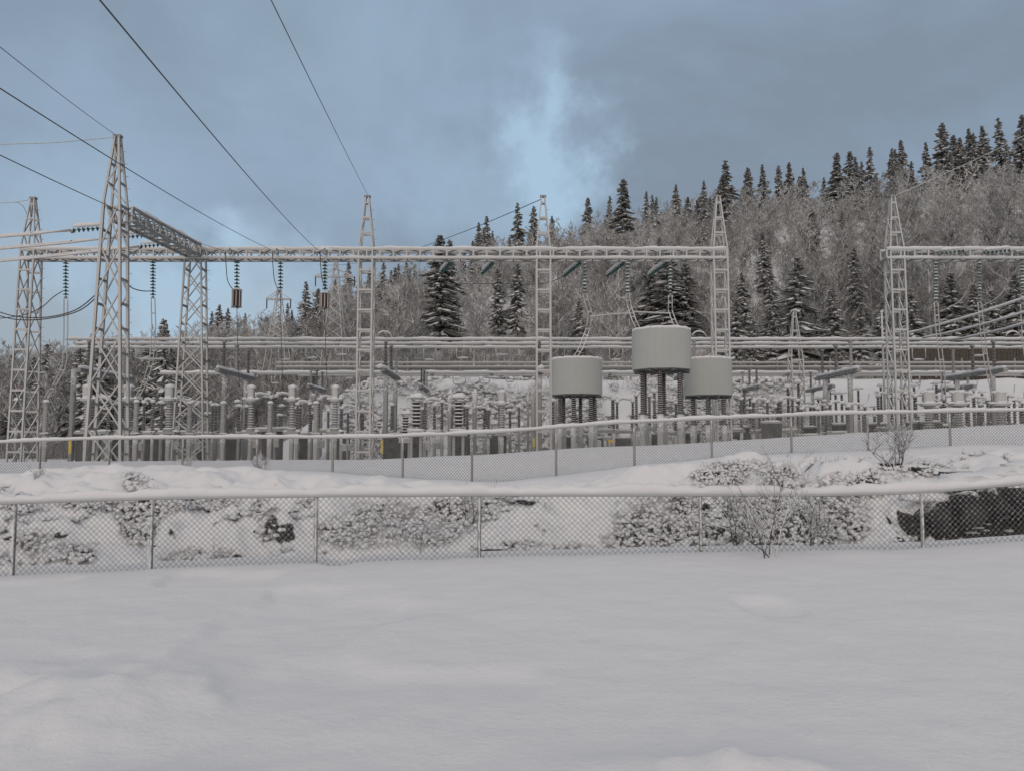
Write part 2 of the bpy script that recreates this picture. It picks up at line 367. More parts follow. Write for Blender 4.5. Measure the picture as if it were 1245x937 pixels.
rows = np.concatenate([np.linspace(-60, 1, 40, endpoint=False), np.linspace(1, 11, 120, endpoint=False), np.linspace(11, 22, 190, endpoint=False),
                       22 + np.cumsum(np.linspace(.12, 3.4, 190))])
rows = np.append(rows, [rows[-1] + 60, rows[-1] + 250])
cols = np.concatenate([np.linspace(-2.2, -.72, 40, endpoint=False), np.linspace(-.72, .72, 420, endpoint=False), np.linspace(.72, 2.2, 41)])
T, Yg = np.meshgrid(cols, rows)
Xg = T * (np.sqrt(Yg ** 2 + 16) + 2)
Zg = ground(Xg, Yg)
sc = scrub(Xg.ravel(), Yg.ravel(), Zg.ravel())
nr, nc = Xg.shape
V = np.stack([Xg, Yg, Zg], -1).reshape(-1, 3)
idx = np.arange(nr * nc).reshape(nr, nc)
Q = np.stack([idx[:-1, :-1], idx[:-1, 1:], idx[1:, 1:], idx[1:, :-1]], -1).reshape(-1, 4)
me = bpy.data.meshes.new('snow_ground'); me.vertices.add(len(V)); me.vertices.foreach_set('co', V.ravel())
me.loops.add(Q.size); me.loops.foreach_set('vertex_index', Q.ravel().astype(np.int32))
me.polygons.add(len(Q)); me.polygons.foreach_set('loop_start', np.arange(0, Q.size, 4, dtype=np.int32))
me.update(calc_edges=True); me.shade_smooth()
at = me.attributes.new('scrub', 'FLOAT', 'POINT'); at.data.foreach_set('value', sc.astype(np.float32))
gm = bpy.data.materials.new('snowy_ground'); gm.use_nodes = True; t = gm.node_tree; b = t.nodes['Principled BSDF']
b.inputs['Roughness'].default_value = .75; b.inputs['Specular IOR Level'].default_value = .12
def n_(ty, **k):
    n = t.nodes.new(ty)
    for a, v in k.items(): setattr(n, a, v)
    return n
geo = n_('ShaderNodeNewGeometry'); att = n_('ShaderNodeAttribute'); att.attribute_name = 'scrub'
sx = n_('ShaderNodeSeparateXYZ'); t.links.new(geo.outputs['Normal'], sx.inputs[0])
nz = n_('ShaderNodeTexNoise'); nz.inputs['Scale'].default_value = 5; nz.inputs['Detail'].default_value = 4; t.links.new(geo.outputs['Position'], nz.inputs[0])
ad = n_('ShaderNodeMath', operation='MULTIPLY_ADD'); ad.inputs[1].default_value = .35; t.links.new(nz.outputs[0], ad.inputs[0]); t.links.new(sx.outputs[2], ad.inputs[2])
st = n_('ShaderNodeMapRange'); st.inputs[1].default_value = .62; st.inputs[2].default_value = .57; t.links.new(ad.outputs[0], st.inputs[0])
a2 = n_('ShaderNodeMath', operation='MAXIMUM'); t.links.new(st.outputs[0], a2.inputs[0])
n8 = n_('ShaderNodeTexNoise'); n8.inputs['Scale'].default_value = 11; n8.inputs['Detail'].default_value = 5; n8.inputs['Roughness'].default_value = .65; t.links.new(geo.outputs['Position'], n8.inputs[0])
s8 = n_('ShaderNodeMapRange'); s8.inputs[1].default_value = .44; s8.inputs[2].default_value = .52; t.links.new(n8.outputs[0], s8.inputs[0])
m8 = n_('ShaderNodeMath', operation='MULTIPLY'); t.links.new(s8.outputs[0], m8.inputs[0]); t.links.new(att.outputs['Fac'], m8.inputs[1]); t.links.new(m8.outputs[0], a2.inputs[1])
rc = n_('ShaderNodeMix', data_type='RGBA'); rc.inputs[6].default_value = (.018, .018, .018, 1); rc.inputs[7].default_value = (.085, .08, .074, 1)
n5 = n_('ShaderNodeTexNoise'); n5.inputs['Scale'].default_value = 14; t.links.new(geo.outputs['Position'], n5.inputs[0]); t.links.new(n5.outputs[0], rc.inputs[0])
mm = n_('ShaderNodeMix', data_type='RGBA'); t.links.new(a2.outputs[0], mm.inputs[0]); mm.inputs[6].default_value = (.82, .82, .835, 1); t.links.new(rc.outputs[2], mm.inputs[7])
t.links.new(mm.outputs[2], b.inputs['Base Color'])
b1 = n_('ShaderNodeBump'); b1.inputs['Strength'].default_value = .6; b1.inputs['Distance'].default_value = .014
n6 = n_('ShaderNodeTexNoise'); n6.inputs['Scale'].default_value = 28; n6.inputs['Detail'].default_value = 6; n6.inputs['Roughness'].default_value = .6; t.links.new(geo.outputs['Position'], n6.inputs[0])
t.links.new(n6.outputs[0], b1.inputs['Height'])
b2 = n_('ShaderNodeBump'); b2.inputs['Strength'].default_value = .5; b2.inputs['Distance'].default_value = .08
n7 = n_('ShaderNodeTexNoise'); n7.inputs['Scale'].default_value = 2.2; n7.inputs['Detail'].default_value = 3; t.links.new(geo.outputs['Position'], n7.inputs[0])
t.links.new(n7.outputs[0], b2.inputs['Height']); t.links.new(b1.outputs[0], b2.inputs['Normal']); t.links.new(b2.outputs[0], b.inputs['Normal'])
me.materials.append(gm)
tag(link('snow_ground', me), 'snow covered ground with ditch, bank, yard and wooded hillside', kind='structure')

# ------------------------------------------------------------------ chain link fences
def fence(name, pts_top, pts_bot, post_s, pitch, wire, rail_r, cap_r, label, node_snow):
    """pts_top/bot: functions s -> world point (s = metres along X)"""
    root = empty(name, pts_bot(post_s[0])); off = root.location
    tag(root, label, 'fence')
    rd = random.Random(5)
    for k in range(len(post_s) - 1):
        a, b = post_s[k], post_s[k + 1]; mb = MB(); sn = MB()
        h = (pts_top(a) - pts_bot(a)).z
        def pt(s, tt): return pts_bot(s).lerp(pts_top(s), tt) - off
        nrow = max(1, round(h / pitch)); dh = 1 / nrow
        i0, i1 = math.floor(a / pitch) - nrow - 1, math.ceil(b / pitch) + 1
        for fam in (1, -1):
            for i in range(i0 - (nrow if fam < 0 else 0), i1 + (nrow + 1 if fam < 0 else 0)):
                if i % 2: continue
                seg = []
                for j in range(nrow + 1):
                    s = (i + fam * j) * pitch + (0 if fam > 0 else nrow * 0)
                    if a - .001 <= s <= b + .001:
                        o = .004 if (j % 2) ^ (fam > 0) else -.004
                        seg.append(pt(s, j * dh) + Vector((0, o, 0)))
                    elif seg: break
                if len(seg) > 1: mb.tube(seg, wire, 3, cap=False)
        if mb.n: mb.build('wire_mesh', 'mesh', root)
        if node_snow:
            for i in range(math.floor(a / pitch), math.ceil(b / pitch) + 1):
                for j in range(nrow + 1):
                    s = i * pitch
                    if (i + j) % 2 or not (a < s < b) or rd.random() < .25: continue
                    p = pt(s, j * dh); r = rd.uniform(.004, .0095)
                    sn.add([p + Vector((-r, 0, 0)), p + Vector((r, 0, 0)), p + Vector((0, -r, r * .3)), p + Vector((0, 0, r * 1.6))], [(0, 2, 3), (2, 1, 3), (0, 3, 1)])
            tag(sn.build('snow_crumbs', 'snow', root), kind='stuff')
    pm = {}
    for s in post_s:
        t0, b0 = pts_top(s) - off, pts_bot(s) - off
        MB().tube([b0 + Vector((0, .03, -.5)), t0 + Vector((0, .03, -rail_r))], rail_r * 1.15, 8).build('post', 'post', root, smooth=True)
        if node_snow:   # rime stuck to the camera side of the post
            n = 24; q = [b0.lerp(t0, (i + .3) / n) + Vector((rd.uniform(-.004, .004), .03 - rail_r, 0)) for i in range(n)]
            MB().tube(q, [rail_r * rd.choice((.25, .5, .9, 1.0)) for _ in q], 6, flat=.6).build('rime', 'snow', root, smooth=True)
    ss = np.arange(post_s[0], post_s[-1] + .01, .5)
    line = [pts_top(s) - off for s in ss]
    MB().tube(line, rail_r, 8).build('top_rail', 'alu', root, smooth=True)
    snowcap([p + Vector((0, 0, rail_r * .3)) for p in line], cap_r, 11, flat=.85, step=.05 if node_snow else .1, n=10, lift=.8, rough=1).build('snow_cap', 'snow', root, smooth=True)
    return root
D1 = 10.3
def f1t(s):
    px = CX + s * 1000 / D1
    y = IP(px, [-200, 0, 188, 386, 583, 800, 1000, 1118, 1245, 1500], [618, 610, 604, 601, 600, 600, 600, 597, 586, 560])
    return Vector((s, D1, EYE + (540 - y) * D1 / 1000))
_s1 = np.arange(-14, 14, .05); _z1 = ground(_s1, _s1 * 0 + D1)
def f1b(s): return Vector((s, D1, float(IP(s, _s1, _z1)) - .06))
sp = [(p - CX) * D1 / 1000 for p in (-560, -365, -172, 22, 188, 386, 583, 850, 1118, 1385, 1650)]
fence('chain_link_fence', f1t, f1b, sp, .0355, .0032, .020, .066, 'near chain-link fence with thick snow on its rail, in front of the ditch', True)
def D2f(s): return 22.0 - (s + 14) / 28 * 1.8
def f2t(s):
    D = D2f(s); px = CX + s * 1000 / D
    y = IP(px, [-200, 0, 100, 250, 450, 600, 690, 760, 870, 1000, 1245, 1500], [541, 537, 533, 531, 531, 525, 518, 513, 508, 503, 498, 495])
    return Vector((s, D, EYE + (540 - y) * D / 1000))
_s2 = np.arange(-26, 24, .05); _z2 = ground(_s2, 22.0 - (_s2 + 14) / 28 * 1.8)
def f2b(s): D = D2f(s); return Vector((s, D, float(IP(s, _s2, _z2)) - .05))
sp = []
for p in (-310, -220, -130, -40, 50, 134, 223, 313, 405, 490, 574, 676, 771, 865, 962, 1055, 1155, 1252, 1350, 1450):
    s = (p - CX) * 21 / 1000
    for _ in range(4): s = (p - CX) * D2f(s) / 1000
    sp.append(s)
fence('chain_link_fence', f2t, f2b, sp, .038, .0042, .026, .045, 'far chain-link fence with thin snow on its rail, around the switchyard', False)

# ------------------------------------------------------------------ lattice masts and beams
YARD = .45
def lattice_mast(pxb, yb, D, ypeak, label, rot=False, w=.62, db=.78, dt=.60, panels=8, zrail=None, name='lattice_mast', base=YARD, leg=.076):
    c = P(pxb, yb, D); root = empty(name, (c.x, D, base)); tag(root, label, 'mast', 'lattice masts of the gantries')
    H = c.z - base; HP = P(pxb, ypeak, D).z - base
    def corner(iu, iv, z):
        if z <= H: u = w / 2; v = (db + (dt - db) * z / H) / 2
        else:
            t = (z - H) / (HP - H); u = w / 2 * (1 - t) + .07 * t; v = dt / 2 * (1 - t) + .07 * t
        a, b2 = iu * u, iv * v
        return Vector((b2, a, z)) if rot else Vector((a, b2, z))
    for iu in (-1, 1):
        for iv in (-1, 1):
            bar('leg', root, corner(iu, iv, -.2), corner(iu, iv, H), leg, leg, 'steel')
            bar('leg', root, corner(iu, iv, H), corner(iu, iv, HP), leg * .8, leg * .8, 'steel')
    nr_ = round(H / .87)
    for iv in (-1, 1):                       # ladder faces
        for k in range(1, nr_ + 1):
            z = H * k / nr_ - .12
            bar('rung', root, corner(-1, iv, z), corner(1, iv, z), .07, .085, 'steel')
        for k in range(1, 4):
            z = H + (HP - H) * k / 3.4
            bar('rung', root, corner(-1, iv, z), corner(1, iv, z), .06, .075, 'steel')
    for iu in (-1, 1):                       # braced faces
        for k in range(panels):
            z0, z1 = H * k / panels, H * (k + 1) / panels
            bar('brace', root, corner(iu, -1, z0), corner(iu, 1, z1), .046, .046, 'steel')
            bar('brace', root, corner(iu, 1, z0) + Vector((.02, .02, 0)), corner(iu, -1, z1) + Vector((.02, .02, 0)), .046, .046, 'steel')
        for k in range(3):
            z0, z1 = H + (HP - H) * k / 3.4, H + (HP - H) * (k + 1) / 3.4
            s_ = 1 if k % 2 else -1
            bar('brace', root, corner(iu, -s_, z0), corner(iu, s_, z1), .045, .045, 'steel')
    MB().box((0, 0, HP + .03), (.14, .11, .04)).build('cap_plate', 'darksteel', root)
    # climbing pegs up one leg
    pg = MB()
    for k in range(int(HP / .45)):
        p = corner(1, 1, .6 + k * .45) if .6 + k * .45 < HP - .2 else None
        if p: pg.tube([p, p + Vector((.16, 0, 0))], .011, 4)
    tag(pg.build('climbing_pegs', 'darksteel', root), kind='stuff')
    return root
DG = 37.0
lattice_mast(38, 303, DG, 242, 'leftmost lattice mast, at the left end of the long gantry beam', db=1.3)
lattice_mast(140.5, 248, 29.5, 167, 'tallest nearest lattice mast with crossed braces, left of the yard', rot=True, w=.6, db=1.3, dt=.58, panels=6, leg=.095)
lattice_mast(238, 303, 37.4, 300.5, 'crossed-brace corner mast without a spire where two beams meet', rot=True, w=.62, db=1.45, dt=.7, panels=9)
lattice_mast(446, 303, DG, 240, 'slim ladder mast just left of the first bus support, spire against sky')
lattice_mast(660.5, 303, DG, 240, 'slim ladder mast in the middle, left of the lowest grey drum')
lattice_mast(874, 303, DG, 240, 'slim ladder mast rising behind the right grey drum', panels=9)
lattice_mast(1087, 303, DG, 240, 'ladder mast that starts the separate right hand gantry beam', panels=9, db=.85)

def truss(name, a, b, w, h, post, label, side, snow=.075, seed=1):
    """box girder from a to b (top centre line)"""
    a, b = Vector(a), Vector(b); root = empty(name, a); tag(root, label, 'beam', 'gantry beams')
    d = (b - a); L = d.length; u = d / L; s = Vector((u.y, -u.x, 0)).normalized() * side   # s points at the camera side
    b0 = Vector((0, 0, 0))
    for (sy, sz) in ((.5, 0), (-.5, 0), (.5, -1), (-.5, -1)):
        o = s * w * sy + Vector((0, 0, h * sz))
        bar('chord', root, o, d + o, .095, .095, 'steel')
    n = int(L / post)
    for k in range(n + 1):
        p = d * (k / n)
        for sy in (.5, -.5):
            bar('strut', root, p + s * w * sy, p + s * w * sy + Vector((0, 0, -h)), .07, .07, 'steel')
        bar('tie', root, p + s * w * .5 + Vector((0, 0, -h - .03)), p - s * w * .5 + Vector((0, 0, -h - .03)), .05, .04, 'darksteel')
        if k < n:
            q = d * ((k + 1) / n); f = 1 if k % 2 else -1
            bar('brace', root, p + s * w * .5 * f + Vector((0, 0, -h)), q - s * w * .5 * f + Vector((0, 0, -h)), .05, .05, 'darksteel')
            bar('brace', root, p - s * w * .5 + Vector((0, 0, -h if f > 0 else 0)), q - s * w * .5 + Vector((0, 0, 0 if f > 0 else -h)), .04, .04, 'darksteel')
            bar('brace', root, p + s * w * .5 * f, q - s * w * .5 * f, .045, .045, 'darksteel')
    for sy in (.5, -.5):
        snowcap([b0 + s * w * sy + Vector((0, 0, .02)), d + s * w * sy + Vector((0, 0, .02))], snow, seed + sy, flat=.75, rough=.6).build('snow_cap', 'snow', root, smooth=True)
    snowcap([b0 + s * w * .5 + Vector((0, 0, -h + .02)), d + s * w * .5 + Vector((0, 0, -h + .02))], snow * .7, seed + 2, flat=.8).build('snow_cap', 'snow', root, smooth=True)
    return root
zt = P(600, 305, DG).z; xl, xr = P(30, 305, DG).x, P(881, 305, DG).x
truss('gantry_beam', (xl, DG, zt), (xr, DG, zt), .62, .40, .60, 'long snow-capped lattice beam spanning from the leftmost mast to the reactors', 1)
truss('gantry_beam', (P(1074, 305, DG).x, DG, zt), (27, DG, zt), .62, .40, .60, 'short lattice beam running out of view from the last ladder mast', 1, seed=4)
truss('gantry_beam', (-14.25, 29.6, P(150, 252, 29.5).z), (-14.4, 36.6, P(240, 303, 37).z + .1), .66, .50, .62, 'dark-sided lattice beam running away from the tallest mast to the corner mast', -1, seed=6)

# ------------------------------------------------------------------ insulator strings, traps, conductors
def disc_mesh():
    mb = MB(); mb.lathe([(.02, .06), (.045, .055), (.05, .02), (.13, -.005), (.128, -.02), (.06, -.012), (.02, -.05)], n=12)
    return mb.mesh('glass_disc', 'glass', True)
DISC = disc_mesh(); DISCD = DISC.copy(); DISCD.materials[0] = M['glassdark']
CAPM = MB().lathe([(.02, .05), (.125, .012), (.11, .035), (.03, .09)], n=10).mesh('disc_snow', 'snow', True)
def string(a, b, label, desc_px, snowy=True, n=None, group='green insulator strings'):
    a, b = Vector(a), Vector(b); d = b - a; L = d.length
    root = empty('insulator_string', a)
    q = d.to_track_quat('-Z', 'Y') if abs(d.normalized().z) < .99 else None
    n = n or max(6, round(L / (.17 if q else .152)))
    for k in range(n):
        o = link('glass_disc', DISC if q else DISCD, root); o.location = d * ((k + .5) / n)
        if q: o.scale = (.82, .82, .9); o.rotation_quaternion = q; o.rotation_mode = 'QUATERNION'; o.rotation_quaternion = q
        if snowy and not q:
            c = link('snow_cap', CAPM, o); c.scale = (random.uniform(.7, 1), random.uniform(.7, 1), random.uniform(.5, 1.3))
    MB().tube([(0, 0, 0), d], .014, 5).build('rod', 'darksteel', root)
    MB().lathe([(.03, -.12), (.06, -.1), (.06, -.02), (.03, 0)], n=8).build('clamp', 'darksteel', root, d)
    if q and snowy:
        snowcap([d * .02 + Vector((0, 0, .10)), d * .98 + Vector((0, 0, .10))], .085, int(desc_px)).build('snow_ridge', 'snow', root, smooth=True)
    tag(root, label, 'insulator', group)
    return root
ST = [(80, 318, 360, 'green string hanging left of the tallest mast'), (186, 317, 360, 'green string hanging just right of the tallest mast'),
      (288, 317, 351, 'green string above the left brown line trap'), (341, 318, 352, 'green string between the two brown line traps'),
      (395, 317, 357, 'green string above the right brown line trap'), (711, 319, 357, 'snowy green string above the left grey drum'),
      (763, 319, 357, 'snowy green string above the highest grey drum, left of two'), (815, 319, 357, 'snowy green string nearest the third ladder mast'),
      (1138, 319, 366, 'green string hanging nearest the last ladder mast'), (1191, 319, 366, 'second green string right of the last ladder mast'),
      (1243, 319, 368, 'green string hanging at the right edge of the picture')]
for (px, y0, y1, lab) in ST: string(P(px, y0, DG), P(px, y1, DG), lab, px, snowy=px > 450)
for (px, lab) in ((548, 'first'), (600, 'second'), (706, 'third'), (760, 'fourth'), (812, 'fifth')):
    a = P(px, 319, DG + .3); L = 1.5 if px > 650 else 1.2
    string(a, a + Vector((-.42, .75, -.22)).normalized() * L, '%s slanting snow-topped string from left under the long beam' % lab, px)
for (px, py, dx, lab) in ((1143, 307.5, .98, 'horizontal snow-topped string on right beam, left of two'), (1194, 307, 1.15, 'horizontal snow-topped string on right beam, right of two')):
    a = P(px, py, DG - .55); string(a, a + Vector((dx, -.25, .05)), lab, px)
# strings pulling left from the crosswise beam with their twin conductors
for i, (px, py, D, yl, lab) in enumerate(((127, 277, 30.2, 290, 'upper'), (180, 286, 32.3, 305, 'middle'), (204, 297, 34.6, 321, 'lower'))):
    a = P(px, py, D); b = a + Vector((-1.15, -.1, -.12))
    string(a, b, '%s string pulling left from the crosswise beam' % lab, px, n=7)
    root = empty('twin_conductor', b); tag(root, '%s of three rimed twin conductors leaving to the left' % lab, 'conductor', 'twin conductors leaving left')
    e = P(-260, yl + (yl - py) * .6, D)
    for s_ in (-.16, .16):
        q = []
        for k in range(15):
            tt = k / 14; p = b.lerp(e, tt) - b; p.z += -.55 * 4 * tt * (1 - tt) * .25 + s_ * .35 * min(1, tt * 8); p.y += s_ * .6; q.append(p)
        MB().tube(q, .030, 6).build('cable', 'rimewire', root, smooth=True)
        snowcap([p + Vector((0, 0, .02)) for p in q[1:]], .03, i, step=.2, n=6).build('snow_cap', 'snow', root, smooth=True)
    for k in (2, 6, 10):
        tt = k / 14; p = b.lerp(e, tt) - b
        bar('spacer', root, p + Vector((0, -.11, -.07)), p + Vector((0, .11, .05)), .03, .03, 'darksteel')

def cable(pts, r, mat, name, label, cat='cable', group=None, snow=0, sag=0):
    pts = [Vector(p) for p in pts]; q = []
    if len(pts) == 2:
        for k in range(25):
            tt = k / 24; p = pts[0].lerp(pts[1], tt); p.z -= sag * 4 * tt * (1 - tt); q.append(p)
    else:
        for i in range(len(pts) - 1):
            p0 = pts[max(i - 1, 0)]; p1 = pts[i]; p2 = pts[i + 1]; p3 = pts[min(i + 2, len(pts) - 1)]
            for k in range(6):
                t_ = k / 6
                q.append(.5 * ((2 * p1) + (p2 - p0) * t_ + (2 * p0 - 5 * p1 + 4 * p2 - p3) * t_ ** 2 + (3 * p1 - p0 - 3 * p2 + p3) * t_ ** 3))
        q.append(pts[-1])
    o = q[0].copy(); q = [p - o for p in q]
    if snow:
        root = empty(name, o); MB().tube(q, r, 6).build('strand', mat, root, smooth=True)
        snowcap(q, snow, 3, step=.3, n=6).build('snow_cap', 'snow', root, smooth=True)
    else: root = MB().tube(q, r, 6).build(name, mat, None, o, smooth=True)
    tag(root, label, cat, group); return root
def beyond(a, px, py, D, k):      # point past the frame edge on the line from a through that pixel
    b = P(px, py, D); return b + (b - a) * k
for (px, py, ex, ey, De, lab) in ((386, 304, 141, 0, 7.8, 'right'), (330, 304, 0, 90, 10.5, 'middle'), (272, 305, 0, 175, 13.5, 'left')):
    a = P(px, py, DG - .5); cable([a, beyond(a, ex, ey, De, .35)], .0095, 'wire', 'overhead_conductor', 'dark overhead line to the long beam, %s of three' % {'right': 'steepest', 'middle': 'middle', 'left': 'lowest'}[lab], 'cable', 'overhead lines from above the camera', sag=.25)
for (px, py, D, ex, ey, De, lab) in ((448, 239, DG, 333, 0, 12, 'thin earth wire from top of picture to first ladder mast spire'), (143, 166, 29.5, 0, 52, 16, 'thin earth wire from upper left down to tallest mast spire')):
    a = P(px, py, D); cable([a, beyond(a, ex, ey, De, .5)], .009, 'wire', 'earth_wire', lab, sag=.1)
a = P(143, 167, 29.5); cable([a, P(120, 169, 29), P(60, 174, 28.5), P(0, 176, 28), P(-150, 184, 27)], .014, 'rimewire', 'earth_wire', 'rimed earth wire leaving the tallest mast spire to the left')
a = P(40, 242, DG); cable([a, P(20, 246, DG), P(0, 247, DG), P(-150, 256, DG)], .016, 'rimewire', 'earth_wire', 'rimed earth wire leaving the leftmost mast spire to the left')
cable([P(20, 246, DG), P(28, 251, DG), P(33, 262, DG)], .010, 'wire', 'earth_lead', 'short curved lead dropping beside the leftmost mast spire')
cable([P(657, 243, DG), P(388, 322, 95)], .018, 'wire', 'earth_wire', 'thin earth wire from second ladder mast spire to distant pylon', sag=1.0)
cable([P(1088, 238, DG), P(1300, 135, 60)], .016, 'rimewire', 'earth_wire', 'thin earth wire rising right from last ladder mast spire', sag=.2)
cable([P(548, 345, 50), P(600, 345, 46), P(660, 345, 42), P(693, 331, 38.5)], .02, 'wire', 'conductor', 'thin dark line reaching the third slanting string from left')
# jumper loops
cable([P(-20, 372, 31), P(15, 384, 31), P(55, 386, 31), P(92, 377, 31), P(118, 357, 31)], .022, 'wire', 'jumper_loop', 'upper slack dark jumper loop left of the tallest mast')
cable([P(-20, 377, 31.2), P(15, 388, 31.2), P(55, 388, 31.2), P(96, 378, 31.2), P(121, 358, 31.2)], .022, 'wire', 'jumper_loop', 'lower slack dark jumper loop left of the tallest mast')
cable([P(76, 354, DG), P(64, 362, DG), P(50, 374, DG), P(25, 384, DG), P(-20, 389, DG)], .020, 'wire', 'jumper_loop', 'jumper running down left from the first hanging string')
cable([P(152, 344, 35), P(162, 351, 36), P(174, 354, 36.5), P(184, 354, 37)], .024, 'wire', 'jumper_loop', 'short jumper between tallest mast and the second hanging string')
for (x, y1, lab) in ((274, 352, 'left'), (331, 356, 'middle'), (389, 352, 'right')):
    cable([P(x, 306, DG - .4), P(x + 1, 325, DG - .3), P(x + 3, 342, DG - .2), P(x + 9, y1, DG - .05)], .018, 'wire', 'jumper_lead', '%s of three dark jumpers dropping beside green strings' % lab, 'cable', 'dark jumpers')
    s_ = empty('tension_clamp', P(x + 6, 305, DG - .55)); tag(s_, '%s of three snowy tension fittings on the long beam' % lab, 'fitting', 'tension fittings')
    MB().lathe([(.03, -.2), (.09, -.14), (.07, 0), (.1, .1), (.03, .2)], n=8).build('body', 'darksteel', s_); MB().tube([(-.3, 0, .05), (0, 0, .12), (.35, 0, .05)], [.05, .1, .04], 7).build('snow_cap', 'snow', s_, smooth=True)
# line traps
def trap(px, y0, y1, lab):
    a = P(px, y0, DG); h = a.z - P(px, y1, DG).z; root = empty('line_trap', a - Vector((0, 0, h))); tag(root, lab, 'line trap', 'brown line traps')
    MB().lathe([(.17, 0), (.18, .02), (.18, h - .02), (.17, h)], n=18).build('coil', 'trap', root, smooth=False)
    for k in range(8):
        an = k * math.pi / 4 + .2; c = Vector((math.cos(an) * .2, math.sin(an) * .2, 0))
        bar('stave', root, c, c + Vector((0, 0, h)), .035, .035, 'alu')
    for z in (-.03, h + .03):
        for r_ in (0, math.pi / 2):
            c = Vector((math.cos(r_) * .24, math.sin(r_) * .24, z)); bar('spider_arm', root, -c + Vector((0, 0, 2 * z)), c, .06, .05, 'darksteel')
    MB().lathe([(.19, 0), (.2, .04), (.1, .09), (.02, .1)], (0, 0, h + .05), n=10).build('snow_cap', 'snow', root, smooth=True)
trap(288, 354, 373, 'brown line trap under the string nearest the corner mast')
trap(395, 358, 374, 'brown line trap under the string left of first ladder mast')
for (x, y0, y1, lab) in ((288, 374, 470, 'thin dropper below the left brown line trap'), (341, 357, 475, 'thin dropper between the two brown line traps'), (395, 375, 470, 'thin dropper below the right brown line trap')):
    cable([P(x, y0, DG), P(x + 1, (y0 + y1) / 2, DG), P(x + 3, y1, DG)], .014, 'wire', 'dropper', lab)
# twin droppers with spacers
DRW = [([(80, 362), (80, 400), (79, 438), (76, 450), (66, 468), (55, 486)], 'left of the tallest mast'), ([(186, 362), (187, 400), (184, 440), (176, 465), (164, 489)], 'right of the tallest mast'),
       ([(711, 359), (714, 370), (718, 382), (715, 400), (706, 424), (697, 438)], 'bending down to the left grey drum'), ([(763, 359), (765, 372), (771, 390), (778, 404)], 'bending down to the highest grey drum, left of two'),
       ([(815, 359), (815, 378), (820, 392), (826, 404)], 'bending down to the highest grey drum, right of two'), ([(1138, 368), (1140, 400), (1146, 450), (1148, 490)], 'nearest the last ladder mast'),
       ([(1191, 368), (1194, 400), (1199, 440), (1208, 480)], 'second from the last ladder mast'), ([(1243, 370), (1245, 410), (1250, 450)], 'at the right edge of the picture')]
for path, lab in DRW:
    n = len(path); Ds = [DG - (1.6 if 'drum' in lab and k > n - 3 else 0) - k * .15 for k in range(n)]
    pts = [P(x, y, D) for (x, y), D in zip(path, Ds)]; o = pts[0]
    root = empty('twin_dropper', o); tag(root, 'rimed twin dropper with spacers ' + lab, 'cable', 'twin droppers')
    ro = 'rimewire' if path[0][0] > 450 else 'alu'
    fine = []
    for i in range(n - 1):
        for k in range(4): fine.append(pts[i].lerp(pts[i + 1], k / 4) - o)
    fine.append(pts[-1] - o)
    for s_ in (-.085, .085): MB().tube([p + Vector((s_, 0, 0)) for p in fine], .024, 6).build('cable', ro, root, smooth=True)
    for k in range(2, len(fine), 5): bar('spacer', root, fine[k] + Vector((-.11, 0, 0)), fine[k] + Vector((.11, 0, 0)), .05, .05, ro)
cable([P(717, 385, 36.6), P(745, 382, 36.5), P(772, 381, 36.4)], .035, 'rimewire', 'link_bar', 'pale horizontal link between the left and middle drum droppers', 'cable')
cable([P(770, 379, 36.6), P(790, 380, 36.5), P(816, 381, 36.4)], .035, 'rimewire', 'link_bar', 'pale horizontal link between the middle and right drum droppers', 'cable')
cable([P(700, 351, 37), P(702, 357, 37), P(708, 362, 37)], .03, 'rimewire', 'jumper_tail', 'short curled jumper tail beside the left drum dropper')
cable([P(747, 354, 37), P(752, 361, 37), P(761, 363, 37)], .03, 'rimewire', 'jumper_tail', 'short curled jumper tail beside the middle drum dropper')
for (x0, y0, y1, lab) in ((1092, 408, 356, 'top'), (1122, 411, 374, 'middle'), (1152, 414, 388, 'bottom')):
    cable([P(x0, y0, 41), P(1275, y1 - 4, 33)], .045, 'alu', 'slanting_conductor', '%s of three snow-laden conductors slanting up to right edge' % lab, 'conductor', 'slanting snow-laden conductors', snow=.06, sag=.12)
for (x, y0, y1, lab) in ((1168, 330, 405, 'left'), (1215, 345, 400, 'right')):
    cable([P(x - 25, y1 - 40 + 14, DG), P(x, y1 - 40, DG), P(x + 12, y1 - 62, DG)], .015, 'rimewire', 'jumper_loop', '%s thin slack jumper under the right gantry beam' % lab)

# ------------------------------------------------------------------ distant pylon, small masts
def pylon(px, yt, yb, D, w0, arms, label):
    b = P(px, yb, D); top = P(px, yt, D); root = empty('pylon', (b.x, D, b.z)); tag(root, label, 'pylon')
    H = top.z - b.z
    def c(i, j, z): w_ = w0 * (1 - z / H) + .12; return Vector((i * w_, j * w_, z))
    for i in (-1, 1):
        for j in (-1, 1): bar('leg', root, c(i, j, -3), c(i, j, H), .06, .06, 'alu')
    for k in range(7):
        z0, z1 = H * k / 7, H * (k + 1) / 7
        for j in (-1, 1):
            bar('brace', root, c(-1, j, z0), c(1, j, z1), .05, .05, 'alu'); bar('brace', root, c(1, j, z0), c(-1, j, z1), .05, .05, 'alu')
    za = H * .80; l_, r_ = arms
    for j in (-.3, .3):
        bar('cross_arm', root, (-l_, j, za), (r_, j, za), .07, .07, 'alu'); bar('cross_arm', root, (-l_, j, za), (0, j, za + .7), .05, .05, 'alu'); bar('cross_arm', root, (r_, j, za), (0, j, za + .7), .05, .05, 'alu')
    for x in (-l_, r_): MB().tube([(x, 0, za), (x, 0, za - .8)], .05, 6).build('insulator', 'brown', root)
pylon(407, 318, 412, 68.5, .62, (1.7, 1.6), 'distant rimed lattice pylon with cross-arm before the spruces, left of first ladder mast')
